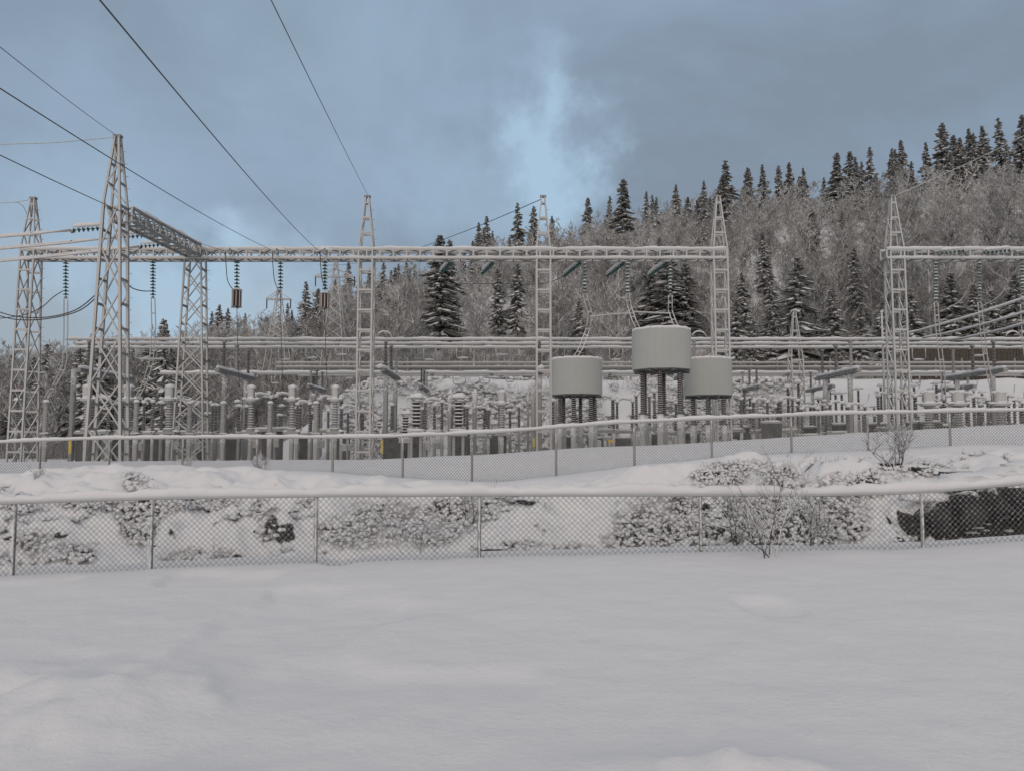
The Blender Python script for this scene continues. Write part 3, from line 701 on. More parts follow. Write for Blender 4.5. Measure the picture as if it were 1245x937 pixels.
pylon(338, 352, 412, 68.5, .5, (1.0, 1.0), 'lower distant lattice pylon behind the string between the brown line traps')
lattice_mast(967, 436, 54, 379, 'small distant mast with narrow spire between third and last ladder masts', w=.75, db=1.1, dt=.7, panels=4, base=P(967, 500, 54).z, leg=.08)
root = empty('lightning_pole', P(1073, 410, 44)); tag(root, 'thin pale pole standing just left of the last ladder mast', 'pole')
MB().tube([(0, 0, -4), (0, 0, 1.35)], [.07, .05], 8).build('shaft', 'steel', root, smooth=True); MB().lathe([(.06, 0), (.1, .05), (.06, .12), (.01, .14)], n=8).build('snow_cap', 'snow', root, (0, 0, 1.33), smooth=True)

# ------------------------------------------------------------------ busbars
def busbar(x0, x1, D, z, r, cap, label, group, seed, loops=()):
    root = empty('busbar', (x0, D, z)); tag(root, label, 'busbar', group)
    MB().tube([(0, 0, 0), (x1 - x0, 0, 0)], r, 10).build('tube', 'alu', root, smooth=True)
    snowcap([(0, 0, r * .3), (x1 - x0, 0, r * .3)], cap, seed, step=.2, flat=.7, rough=.5).build('snow_cap', 'snow', root, smooth=True)
    for x in np.arange(2.2, x1 - x0, 3.9):
        MB().tube([(x, 0, -.02), (x + .22, 0, -.02)], r * 1.35, 8).build('sleeve', 'darksteel', root, smooth=True)
    return root
for (D, xl_, lab, sd_) in ((42.0, P(80, 411, 42).x, 'nearest', 1), (43.8, P(92, 416, 43.8).x, 'middle', 2), (45.6, P(84, 421, 45.6).x, 'farthest', 3)):
    busbar(xl_, 31, D, EYE + 5.38, .055, .085, '%s of three long snow-topped tubes across the whole yard' % lab, 'upper busbars', sd_)
busbar(P(195, 453, 54).x, 38, 54, P(600, 454, 54).z, .09, .13, 'thick snow-laden tube behind the equipment, lower than the other tubes', 'lower busbars', 7)
busbar(P(360, 456, 56).x, 40, 56.5, P(600, 456.5, 56.5).z, .05, .06, 'thin tube right behind the thick lower tube', 'lower busbars', 8)
# U shaped earthing loops hanging under the tubes
for i, (x0, x1, y0, y1, D) in enumerate(((339, 355, 423, 438, 45.6), (372, 388, 423, 436, 45.6), (408, 424, 423, 432, 45.6), (515, 530, 423, 438, 45.6), (555, 572, 423, 436, 45.6), (603, 620, 423, 432, 45.6),
                            (741, 757, 423, 438, 45.6), (1109, 1125, 423, 438, 45.6), (1182, 1197, 423, 433, 45.6), (551, 566, 457, 467, 54), (583, 595, 457, 466, 54), (615, 625, 457, 464, 54), (330, 341, 457, 466, 54), (420, 430, 457, 460, 54),
                            (1108, 1118, 457, 466, 54), (1145, 1155, 457, 466, 54), (165, 206, 423, 437, 45.6))):
    a = P(x0, y0, D); b = P(x1, y0, D); h = a.z - P(x0, y1, D).z; wd = b.x - a.x
    root = empty('hanging_loop', a); MB().tube([(0, 0, 0), (0, 0, -h * .8), (wd * .15, 0, -h), (wd * .85, 0, -h), (wd, 0, -h * .8), (wd, 0, 0)], .035, 6).build('bent_rod', 'alu', root, smooth=True)
    snowcap([(wd * .12, 0, -h + .02), (wd * .88, 0, -h + .02)], .055, i).build('snow_cap', 'snow', root, smooth=True)
    later(root, x0, 'U-shaped loop under the upper tubes' if D < 50 else 'U-shaped loop under the lower tube', 'loop', 'hanging loops')

# ------------------------------------------------------------------ insulator columns and yard apparatus
def ribbed(h, r0, r1, pitch=.085, depth=.35, n=12):
    prof = [(r0 * .9, 0)]; k = max(3, int(h / pitch)); p = h / k
    for i in range(k):
        z = i * p; r = r0 + (r1 - r0) * i / k; big = r * (1.12 if i % 2 else 1.0)
        prof += [(r * (1 - depth), z + p * .15), (big, z + p * .45), (big * .98, z + p * .55), (r * (1 - depth), z + p * .8)]
    prof.append((r1 * .8, h))
    return MB().lathe(prof, n=n)
RIB = {}
def rib(h, r0, r1, mat, **k):
    key = (round(h, 2), r0, r1, mat, tuple(k.items()))
    if key not in RIB: RIB[key] = ribbed(h, r0, r1, **k).mesh('ribbed_insulator', mat, False)
    return RIB[key]
BLOB = []
for s in range(5):
    rd = random.Random(s); mb = MB()
    import bmesh
    bm = bmesh.new(); bmesh.ops.create_icosphere(bm, subdivisions=2, radius=1)
    for v in bm.verts:
        f = 1 + .22 * math.sin(v.co.x * 3.1 + s) * math.cos(v.co.y * 2.7 + 2 * s) + .10 * math.sin(v.co.z * 5 + s + v.co.x * 4); v.co *= f
        if v.co.z < 0: v.co.z *= .45
    m_ = bpy.data.meshes.new('snow_lump'); bm.to_mesh(m_); bm.free(); m_.materials.append(M['snow']); m_.shade_smooth(); BLOB.append(m_)
def lump(parent, p, s, name='snow_cap', k=None):
    o = link(name, BLOB[random.randrange(5) if k is None else k], parent, p); o.scale = s if hasattr(s, '__len__') else (s, s, s); return o

def support(X, Da, Db, zbeam, ztop, label, thick=.15, nins=3, small=False):
    root = empty('busbar_support', (X, Da, YARD)); tag(root, label, 'support', 'busbar supports' if not small else 'low busbar supports')
    L = Db - Da; hb = zbeam - YARD
    for y in (L * .2, L * .78):
        MB().tube([(0, y, -.2), (0, y, hb - .08)], thick * .85, 10).build('post', 'post', root, smooth=True)
        MB().box((0, y, hb - .09), (thick * 1.5, thick * 1.2, .015)).build('head_plate', 'darksteel', root)
    MB().box((0, L / 2, hb), (thick * .8, L / 2, .085)).build('crossbeam', 'post', root)
    snowcap([(0, .05, hb + .08), (0, L - .05, hb + .08)], .13 if not small else .1, int(X * 7) % 97, flat=.7).build('snow_cap', 'snow', root, smooth=True)
    if ztop > zbeam + .3:
        for k in range(nins):
            y = (k + .5) / nins * L; h = ztop - zbeam - .15
            o = link('insulator', rib(h, .105 if not small else .085, .085 if not small else .07, 'brown' if (int(abs(X) * 3) + k) % 3 else 'greyporc', pitch=.07), root, (0, y, hb + .09))
            MB().box((0, 0, h + .04), (.09, .09, .04)).build('bus_clamp', 'darksteel', o)
    return root
zu = EYE + 5.38 - .12
for X, lab in ((-21.6, 'left of the tallest mast'), (-14.7, 'just right of the corner mast'), (-6.45, 'just right of the first ladder mast'), (1.4, 'behind the second ladder mast'), (9.3, 'behind the grey drums'), (17.3, 'left of the last ladder mast'), (24.6, 'near the right edge')):
    support(X, 40.8, 46.6, P(260, 449, 40.6).z, zu, 'tall grey two-post tube support, %s' % lab)
for X, lab in ((-12.0, 'between corner and first ladder masts'), (-5.4, 'between first and second ladder masts'), (2.6, 'right behind the second ladder mast'), (14.6, 'right of the right grey drum'), (18.9, 'left of the last ladder mast'), (27.2, 'near the right edge')):
    support(X, 48.2, 52.6, P(910, 472, 50).z, P(910, 449, 50).z, 'low grey two-post support with dark insulators, %s' % lab, thick=.12, small=True)
for px, lab in ((467, 'first'), (850, 'third'), (1232, 'last')):
    a = P(px, 412, 42); root = empty('arcing_ring', a); tag(root, 'rimed half ring above the nearest tube beside the %s ladder mast' % lab, 'ring', 'half rings on the tubes')
    r_ = .40; MB().tube([(r_ * math.cos(t_), 0, r_ * math.sin(t_) * .95) for t_ in np.linspace(0, math.pi, 15)], .028, 6).build('bent_tube', 'rimewire', root, smooth=True)
    snowcap([(r_ * math.cos(t_), 0, r_ * math.sin(t_) * .95) for t_ in np.linspace(.6, math.pi - .6, 9)], .035, 2).build('snow_cap', 'snow', root, smooth=True)
    lump(root, (-r_, 0, 0), .07); lump(root, (r_, 0, 0), .07)
for i, (px, py, D) in enumerate(((462, 446, 40.5), (658, 447, 40.5), (648, 466, 41), (547, 478, 38), (577, 477, 38))):
    root = empty('snow_ball', P(px, py, D)); lump(root, (0, 0, 0), (.17, .17, .15) if i < 2 else (.12, .12, .1), 'snow_mass')
    lump(root, (.03, 0, .08), .08, 'snow_mass'); later(root, px, 'snow ball on a post head', 'snow ball', 'balls of snow on post heads')
for i, (px, y0, D, r_) in enumerate(((648, 467, 41, .12), (547, 481, 38, .10), (577, 480, 38, .10), (90, 450, 40, .13), (642, 473, 43, .07))):
    b = P(px, y0, D); root = empty('steel_post', (b.x, D, YARD)); MB().tube([(0, 0, -.2), (0, 0, b.z - YARD)], r_, 10).build('shaft', 'darksteel' if r_ < .115 else 'post', root, smooth=True)
    for z in (.9, 1.8): MB().tube([(0, 0, z), (0, 0, z + .06)], r_ * 1.25, 10).build('band', 'darksteel', root)
    later(root, px, 'plain grey steel post', 'post', 'plain posts')

def zat(y, D): return P(622, y, D).z
# prototypes ---------------------------------------------------------
def proto_ct():
    """pedestal, ribbed column, collar and a tall pale head under snow"""
    root = empty('current_transformer', (0, 0, YARD)); D = 36
    zb = zat(524, D) - YARD; zh = zat(489, D) - YARD; zt_ = zat(470, D) - YARD
    MB().tube([(0, 0, -.2), (0, 0, zb - .1)], .095, 10).build('pedestal', 'concrete', root, smooth=True)
    MB().box((0, 0, zb - .05), (.34, .24, .05)).build('base_frame', 'post', root)
    lump(root, (-.25, 0, zb), (.16, .14, .07)); lump(root, (.26, 0, zb), (.14, .14, .09))
    MB().lathe([(.2, 0), (.2, .12), (.16, .16)], n=14).build('tank', 'darksteel', root, (0, 0, zb))
    link('insulator', rib(zh - zb - .16, .155, .12, 'greyporc', pitch=.10), root, (0, 0, zb + .16))
    MB().lathe([(.12, -.02), (.24, .05), (.25, .14), (.17, .2)], n=14).build('collar', 'alu', root, (0, 0, zh))
    MB().lathe([(.16, 0), (.165, zt_ - zh - .2), (.15, zt_ - zh - .17), (.05, zt_ - zh - .12)], n=14).build('head', 'steel', root, (0, 0, zh + .2), smooth=False)
    for s_ in (-1, 1):
        MB().tube([(0, 0, zh + .1), (s_ * .3, 0, zh + .12), (s_ * .36, -.02, zh + .2)], .035, 6).build('terminal', 'alu', root); lump(root, (s_ * .27, -.08, zh + .16), (.09, .08, .07))
    lump(root, (0, 0, zt_ - .03), (.19, .19, .13)); lump(root, (0, -.1, zh + .2), (.14, .1, .08))
    return root
def proto_sa():
    """plain pale column with a small cap"""
    root = empty('surge_arrester', (0, 0, YARD)); D = 34
    zb = zat(527, D) - YARD; zt_ = zat(490, D) - YARD
    MB().tube([(0, 0, -.2), (0, 0, zb - .06)], .11, 10).build('pedestal', 'concrete', root, smooth=True)
    MB().box((0, 0, zb - .03), (.2, .2, .03)).build('base_plate', 'darksteel', root)
    link('insulator', rib(zt_ - zb, .115, .105, 'greyporc', pitch=.05, depth=.12), root, (0, 0, zb))
    MB().lathe([(.06, 0), (.13, .02), (.13, .06), (.03, .12)], n=12).build('cap', 'alu', root, (0, 0, zt_))
    MB().tube([(0, 0, zt_ + .08), (.05, 0, zt_ + .25), (.2, 0, zt_ + .42)], .02, 6).build('lead', 'rimewire', root)
    lump(root, (0, 0, zt_ + .07), (.13, .13, .09)); lump(root, (0, -.03, zb + .02), (.2, .17, .05))
    return root
def proto_ds(arm=.9):
    """two dark columns on a frame carrying hinged arms heaped with snow"""
    root = empty('disconnector', (0, 0, YARD)); D = 39
    zb = zat(524, D) - YARD; zt_ = zat(488, D) - YARD; wd = .42
    for s_ in (-1, 1):
        MB().tube([(s_ * wd, 0, -.2), (s_ * wd, 0, zb - .1)], .085, 8).build('leg', 'concrete', root, smooth=True)
        link('insulator', rib(zt_ - zb, .095, .08, 'brown', pitch=.08), root, (s_ * wd, 0, zb))
        MB().lathe([(.1, 0), (.12, .03), (.06, .1)], n=10).build('head_fitting', 'darksteel', root, (s_ * wd, 0, zt_))
        lump(root, (s_ * wd, -.02, zt_ + .09), (.15, .12, .09)); lump(root, (s_ * wd * .8, .05, zt_ + .24), (.08, .08, .06))
    MB().box((0, 0, zb - .05), (.65, .1, .06)).build('frame', 'post', root)
    snowcap([(-.62, 0, zb), (.62, 0, zb)], .09, 3, flat=.6).build('snow_cap', 'snow', root, smooth=True)
    MB().tube([(-wd, 0, zt_ + .1), (-.1, .0, zt_ + .2), (wd * .9, -.05, zt_ + .13)], .035, 7).build('arm', 'alu', root)
    snowcap([(-wd, 0, zt_ + .13), (-.1, .0, zt_ + .23), (wd * .9, -.05, zt_ + .16)], .05, 4, step=.08).build('snow_cap', 'snow', root, smooth=True)
    MB().tube([(wd, 0, zt_ + .1), (wd + .2, .1, zt_ + .45), (wd + .28, .1, zt_ + .75)], .022, 6).build('contact_rod', 'rimewire', root)
    MB().tube([(-wd, 0, zt_ + .1), (-wd - .25, -.1, zt_ + .3), (-wd - .4, -.1, zt_ + .15)], .022, 6).build('contact_rod', 'rimewire', root)
    lump(root, (-wd - .3, -.1, zt_ + .26), (.11, .08, .07))
    MB().box((-.3, -.13, zb * .62), (.12, .09, .17)).build('drive_box', 'alu', root); lump(root, (-.3, -.13, zb * .62 + .17), (.13, .1, .05))
    return root
def proto_cb():
    """squat dark column of wide ribs with snow between them, on a snowed-in frame"""
    root = empty('circuit_breaker', (0, 0, YARD)); D = 36
    zb = zat(522, D) - YARD; zt_ = zat(487, D) - YARD
    for s_ in (-1, 1): MB().tube([(s_ * .2, 0, -.2), (s_ * .2, 0, zb - .25)], .07, 8).build('leg', 'concrete', root)
    MB().box((0, 0, zb - .14), (.36, .28, .13)).build('drive_box', 'alu', root); lump(root, (0, -.1, zb - .03), (.42, .3, .1))
    o = link('insulator', rib(zt_ - zb, .22, .2, 'brown', pitch=.155, depth=.3, n=14), root, (0, 0, zb))
    n = int((zt_ - zb) / .155)
    for k in range(1, n, 1):
        z = zb + (zt_ - zb) * (k + .62) / n; MB().lathe([(.12, -.03), (.21, -.015), (.2, .012), (.12, .05)], n=12).build('snow_ring', 'snow', root, (0, 0, z), smooth=True)
    MB().lathe([(.2, 0), (.25, .05), (.25, .14), (.16, .2)], n=14).build('head', 'darksteel', root, (0, 0, zt_))
    lump(root, (0, 0, zt_ + .17), (.27, .25, .2)); lump(root, (.02, 0, zt_ + .02), (.3, .24, .06))
    for s_ in (-1, 1): MB().tube([(0, 0, zt_ + .1), (s_ * .35, 0, zt_ + .14), (s_ * .42, 0, zt_ - .02)], .035, 6).build('terminal', 'alu', root); lump(root, (s_ * .36, 0, zt_ + .15), (.08, .08, .06))
    return root
def proto_pi():
    root = empty('post_insulator', (0, 0, YARD)); D = 41; zb = zat(525, D) - YARD; zt_ = zat(494, D) - YARD
    MB().tube([(0, 0, -.2), (0, 0, zb)], .09, 8).build('pedestal', 'post', root, smooth=True)
    link('insulator', rib(zt_ - zb, .10, .085, 'brown', pitch=.075), root, (0, 0, zb))
    MB().tube([(-.3, .05, zt_ + .05), (.3, -.05, zt_ + .08)], .03, 6).build('terminal', 'alu', root)
    lump(root, (0, 0, zt_ + .06), (.2, .12, .11)); lump(root, (0, 0, zb), (.15, .15, .05))
    return root
NAMES = {'ct': ('current transformer under snow', 'current transformer', 'current transformers'), 'sa': ('pale surge arrester column', 'surge arrester', 'surge arresters'),
         'ds': ('snowy two-column disconnector', 'disconnector', 'disconnectors'), 'cb': ('wide-ribbed circuit breaker', 'circuit breaker', 'circuit breakers'), 'pi': ('dark post insulator', 'insulator', 'post insulators')}
PROTO = {'ct': proto_ct, 'sa': proto_sa, 'ds': proto_ds, 'cb': proto_cb, 'pi': proto_pi}; USED = {}
def put(kind, px, D, rz=0, sc=1, hs=1):
    if kind not in USED: o = USED[kind] = PROTO[kind](); KIDSOF(o)
    else: o = copy_tree(USED[kind])
    x = P(px, 520, D).x
    o.location = (x, D, YARD); o.rotation_euler = (0, 0, rz); o.scale = (sc, sc, sc * hs)
    later(o, px, NAMES[kind][0], NAMES[kind][1], NAMES[kind][2]); return o
for px in (304.5, 354.6, 407): put('ct', px, 36, random.uniform(-.15, .15))
for px in (105, 155, 205): put('ct', px, 34.5, random.uniform(-.15, .15), 1.15, .85)
put('ct', 610, 36.3, .1, 1.02, .93)
for px in (1130, 1166, 1217): put('ct', px, 35.5, random.uniform(-.15, .15), 1.5, .62)
for px in (55, 165, 230, 271, 328, 384): put('sa', px, 34 if px < 200 else 35, random.uniform(-.4, .4))
for px, s_ in ((493, .8), (506, 1), (557.5, 1)): put('cb', px, 36 if s_ == 1 else 38, .05, s_)
for px, D in ((125, 38), (180, 37.5), (222, 39), (248, 41), (318, 39.5), (345, 41), (369, 39), (398, 41), (425, 40), (432, 44), (527, 40), (538, 43), (585, 40), (598, 42), (690, 40), (708, 42), (735, 40), (760, 43),
              (782, 41), (812, 40), (1020, 42), (1042, 40), (1102, 41), (1148, 42), (1190, 40), (1205, 43), (1236, 40), (1000, 44), (985, 42)):
    put('ds', px, D, random.uniform(-.7, .7), random.uniform(.92, 1.06), random.uniform(.93, 1.07))
for px, D in ((20, 41), (112, 43), (141, 44), (175, 42), (196, 40), (214, 44), (262, 43), (290, 42), (299, 45), (340, 44), (361, 45), (378, 43), (415, 42), (440, 45), (452, 43), (476, 45), (515, 44), (549, 44), (568, 45), (591, 46), (620, 45),
              (672, 44), (699, 45), (724, 44), (745, 46), (796, 45), (831, 44), (890, 44), (915, 46), (947, 45), (1012, 47), (1031, 46), (1053, 45), (1064, 47), (1117, 46), (1138, 47), (1177, 46), (1226, 46), (1243, 44)):
    put('pi', px, D, random.uniform(-.6, .6), random.uniform(.9, 1.15), random.uniform(.9, 1.15))
gp = random.Random(12)
for k_ in range(46):
    px = 885 + k_ * 8 + gp.uniform(-5, 5); put('pi', px, gp.uniform(47, 53), gp.uniform(-.6, .6), 1, gp.uniform(1.0, 1.55))
for k_ in range(22):
    px = 255 + k_ * 18 + gp.uniform(-5, 5); put('pi', px, gp.uniform(46, 51), gp.uniform(-.6, .6), 1, gp.uniform(.95, 1.35))
for px, D in ((1075, 41), (1118, 43), (1158, 42), (1175, 41), (1228, 42), (1200, 45), (1137, 45), (960, 44), (925, 43), (895, 42)): put('ds', px, D, gp.uniform(-.8, .8), 1.05, gp.uniform(.95, 1.1))
for px, D in ((700, 48), (742, 50), (770, 49), (798, 50), (822, 48)): put('cb', px, D, 0, .9)

def cabinet():
    root = empty('control_cabinet', (0, 0, YARD))
    MB().box((0, 0, .85), (.45, .28, .75)).build('body', 'cabinet', root); MB().box((0, 0, .05), (.4, .24, .12)).build('plinth', 'concrete', root)
    for s_ in (-1, 1):
        d_ = MB().box((s_ * .215, -.29, .85), (.20, .012, .68)).build('door', 'cabinet', root); MB().box((-s_ * -.06, -.315, .9), (.012, .02, .07)).build('handle', 'rock', d_)
    MB().box((0, 0, 1.63), (.5, .33, .03)).build('roof', 'darksteel', root); lump(root, (0, 0, 1.66), (.47, .3, .08))
    return root
cab = None
for px, D in ((108, 40), (150, 42), (190, 43), (236, 42), (283, 44), (332, 43), (372, 44), (417, 46), (478, 42), (500, 44), (560, 42), (604, 44), (686, 43), (724, 45), (757, 42), (792, 44), (838, 43), (900, 44), (938, 42), (984, 45), (1022, 43), (1067, 44), (1098, 40), (1114, 40.5), (1131, 40), (1146, 41), (1182, 44), (1216, 43), (1240, 45)):
    if cab is None: cab = cabinet(); o = cab; KIDSOF(o)
    else: o = copy_tree(cab)
    o.location = (P(px, 520, D).x, D, YARD); o.rotation_euler = (0, 0, random.uniform(-.3, .3)); k = random.uniform(.85, 1.15); o.scale = (k, 1, k * (1.25 if px > 860 else 1))
    later(o, px, 'dark control cabinet', 'cabinet', 'control cabinets among the apparatus')

# ------------------------------------------------------------------ the three grey drums
def reactor(px, D, ytop, ybot, wpx, ycol, label):
    r = wpx / 2 * D / 1000; zt_, zb = zat(ytop, D), zat(ybot, D); c = P(px, ybot, D); root = empty('air_core_reactor', (c.x, D, YARD)); tag(root, label, 'reactor', 'grey drum reactors')
    a, b = zt_ - YARD, zb - YARD
    MB().lathe([(r - .03, b - .01), (r, b), (r, b + .03), (r * 1.0, a - .03), (r - .02, a), (r - .12, a - .02)], n=48).build('shell', 'drum', root, smooth=False)
    for k in range(24):      # sheet seams
        an = 2 * math.pi * (k + .5) / 24; p = Vector((math.cos(an) * (r + .001), math.sin(an) * (r + .001), 0))
        o = bar('seam', root, p + Vector((0, 0, b + .03)), p + Vector((0, 0, a - .02)), .012, .006, 'drum'); 
    MB().lathe([(r * .93, b - .05), (r * .95, b - .01), (r * .4, b - .0)], n=32).build('bottom_ring', 'under', root)
    for k in range(4):
        an = k * math.pi / 4 + .2; p = Vector((math.cos(an) * r * 1.01, math.sin(an) * r * 1.01, b - .06)); q = Vector((-p.x, -p.y, p.z)); bar('spider_arm', root, p, q, .07, .09, 'under')
    mb = MB(); mb.lathe([(r - .1, a - .03), (r - .02, a + .02), (r * .8, a + .07), (r * .3, a + .1), (.01, a + .1)], n=32); mb.build('snow_cap', 'snow', root, smooth=True)
    rd = random.Random(px)
    q = [((r - .04) * math.cos(t_), (r - .04) * math.sin(t_), a + .02 + .02 * rd.random()) for t_ in np.linspace(0, 2 * math.pi, 60)]
    MB().tube(q, [.035 + .03 * rd.random() for _ in q], 6).build('snow_rim', 'snow', root, smooth=True)
    hc = zat(ycol, D) - YARD
    for k in range(6):
        an = k * math.pi / 3 + .25; x, y = r * .72 * math.cos(an), r * .72 * math.sin(an)
        o = link('insulator', rib(b - .06 - hc, .10, .095, 'brown', pitch=.075), root, (x, y, hc))
        MB().lathe([(.15, 0), (.15, .05)], (0, 0, 0), n=10).build('flange', 'under', o, (0, 0, -.05))
        MB().tube([(x, y, -.2), (x, y, hc - .05)], .12, 10).build('pedestal', 'concrete', root, smooth=True)
    return root
reactor(701.5, 33.5, 438, 480, 61, 515, 'lower left grey drum reactor on dark ribbed legs')
reactor(804.5, 29.5, 403, 450, 71, 502, 'highest and largest grey drum reactor, in the middle of the three')
reactor(861, 33.5, 438, 481, 58, 515, 'right grey drum reactor, partly behind the highest one')

# ------------------------------------------------------------------ yellow cable markers
for px, y0, y1, D, lab in ((85, 532, 551, 33, 'tall yellow cable sleeve on the post left of the tallest mast'), (464.5, 535, 551, 37.5, 'tall yellow cable sleeve just right of the first ladder mast'),
                            (512, 531, 541, 37, 'short yellow cable sleeve beside the wide-ribbed breakers'), (649, 532, 543, 37.8, 'yellow cable sleeve left of the second ladder mast foot')):
    b = P(px, y1, D); h = P(px, y0, D).z - b.z; root = empty('cable_sleeve', b); tag(root, lab, 'cable sleeve', 'yellow cable sleeves')
    MB().box((0, 0, h / 2), (.045, .03, h / 2)).build('sleeve', 'yellow', root); MB().box((0, -.034, h / 2), (.012, .006, h / 2 - .03)).build('ridge', 'yellow', root)
    MB().tube([(0, .05, -1.2), (0, .05, h + .5)], .03, 6).build('cable', 'darksteel', root)
root = empty('warning_disc', P(743, 536, 35)); tag(root, 'small orange oval fixed low down between the left and middle drums', 'sign')
MB().lathe([(.12, -.02), (.13, 0), (.12, .02)], n=16).build('plate', 'yellow', root).scale = (1, .35, 3); MB().tube([(0, .03, -.7), (0, .03, .1)], .03, 6).build('stake', 'darksteel', root)

# ------------------------------------------------------------------ road barrier and boarded wall behind
root = empty('road_barrier', (P(335, 449, 62).x, 62, P(600, 450, 62).z)); tag(root, 'long grey road barrier with two rails behind the yard', 'barrier'); x0 = root.location.x
L = 46 - x0
zt_ = P(600, 441, 62).z - root.location.z
for z in (zt_, zt_ * .45):
    MB().box((L / 2, 0, z), (L / 2, .03, .07)).build('rail', 'post', root); snowcap([(0, 0, z + .06), (L, 0, z + .06)], .03, 5, step=.4).build('snow_cap', 'snow', root, smooth=True)
pm = MB().box((0, .08, 0), (.05, .05, .75)).mesh('post', 'darksteel')
for k in range(int(L / 2)): link('post', pm, root, (k * 2.0, 0, zt_ * .3))
MB().box((L / 2, .5, zt_ * .25), (L / 2, .04, zt_ * .25)).build('kick_panel', 'darksteel', root)
a, b = P(1096, 443, 66), P(1330, 443, 66); root = empty('board_wall', a); tag(root, 'brown boarded wall under the upper tubes at the right', 'wall')
wdt = (b.x - a.x) / 60; hh = P(1096, 424, 66).z - a.z; bmesh_ = MB().box((wdt / 2, 0, hh / 2 - .6), (wdt / 2 - .012, .02, hh / 2 + .6)).mesh('board', 'timber')
for k in range(60): link('board', bmesh_, root, (k * wdt, random.uniform(-.01, .01), random.uniform(-.03, .03)))
snowcap([(0, 0, hh + .02), (wdt * 60, 0, hh + .02)], .12, 5, step=.3).build('snow_cap', 'snow', root, smooth=True)

# ------------------------------------------------------------------ boulders, snow clumps on the bank
def boulder_mesh(s):
    bm = bmesh.new(); bmesh.ops.create_icosphere(bm, subdivisions=3, radius=1); rd = random.Random(s); pl = [(Vector((rd.gauss(0, 1), rd.gauss(0, 1), rd.gauss(0, 1))).normalized(), rd.uniform(.55, .85)) for _ in range(11)]
    for v in bm.verts:
        for n, d in pl:
            e = v.co.dot(n) - d
            if e > 0: v.co -= n * e * .9
    me = bpy.data.meshes.new('rock'); bm.to_mesh(me); bm.free(); me.materials.append(M['rock']); return me
BM = [boulder_mesh(s) for s in range(5)]
def hit(px, py, lo=11.5, hi=20):
    Ds = np.arange(lo, hi, .06); u = P(px, py, 1.0)
    k = np.nonzero(EYE + (u.z - EYE) * Ds <= ground(u.x * Ds, Ds))[0]
    return P(px, py, float(Ds[k[0]]) if len(k) else (lo + hi) / 2)
BL = [(262, 619, .11, .13), (150, 621, .09, .08), (72, 655, .12, .14), (70, 672, .13, .1), (185, 668, .06, .08), (212, 680, .16, .05), (258, 676, .10, .05), (10, 655, .16, .08), (88, 690, .12, .06), (418, 636, .25, .08), (393, 672, .14, .06),
      (465, 616, .15, .1), (555, 612, .12, .06), (600, 613, .38, .10), (640, 610, .26, .09), (316, 615, .05, .10), (308, 648, .06, .06), (600, 668, .35, .07), (655, 670, .25, .06), (752, 664, .12, .1), (862, 618, .15, .14), (872, 632, .12, .1),
      (878, 645, .22, .14), (895, 652, .18, .12), (905, 625, .12, .1), (894, 584, .12, .06), (862, 578, .14, .12), (1020, 635, .14, .06), (1040, 642, .16, .06), (1094, 661, .12, .13), (1112, 639, .16, .08), (1085, 566, .3, .1), (1115, 572, .25, .12), (1160, 577, .4, .12), (1235, 573, .2, .1)]
for i, (px, py, w_, h_) in enumerate(BL):
    p = hit(px, py); root = empty('boulder', p + Vector((0, .05, 0)))
    o = link('rock', BM[i % 5], root); o.scale = (w_, w_ * .8, h_); o.rotation_euler = (0, 0, i * 1.7)
    lump(root, (0, .05, h_ * .62), (w_ * 1.05, w_ * .85, h_ * .5)); later(root, px, 'dark rock in the snowy bank', 'rock', 'rocks in the bank')
kk = 0; gl = random.Random(31)
for _ in range(46):          # snow caught on ledges of the dark bank
    px_, py_ = gl.uniform(1128, 1262), gl.uniform(598, 652)
    p = hit(px_, py_, 13.2, 16.4); r_ = gl.uniform(.02, .075)
    if kk == 0: ledge = empty('ledge_snow', p); tag(ledge, 'small cushions of snow caught on the dark bank under the lip', kind='stuff')
    lump(ledge, p - ledge.location + Vector((0, -.02, 0)), (r_ * gl.uniform(1.2, 2.6), r_, r_ * gl.uniform(.4, .8)), 'snow_cushion'); kk += 1
# larger dark rock face under the snow lip at the right
for k, (px, py, w_, h_) in enumerate(((1140, 625, .30, .26), (1170, 618, .36, .36), (1205, 612, .42, .40), (1242, 606, .45, .42), (1285, 602, .5, .45), (1335, 600, .55, .45), (1150, 640, .22, .14))):
    c = P(px, py, 14.95); root = empty('rock_face', c); o = link('rock', BM[k % 5], root); o.scale = (w_ * 1.25, w_, h_); o.rotation_euler = (.2 * k, 0, k * 2.1)
    later(root, px, 'large dark rock under the snow lip', 'rock', 'dark rocks under the snow lip')
    lump(root, (0, .35, h_ * 1.02), (w_ * 1.5, w_ * 1.1, .17))

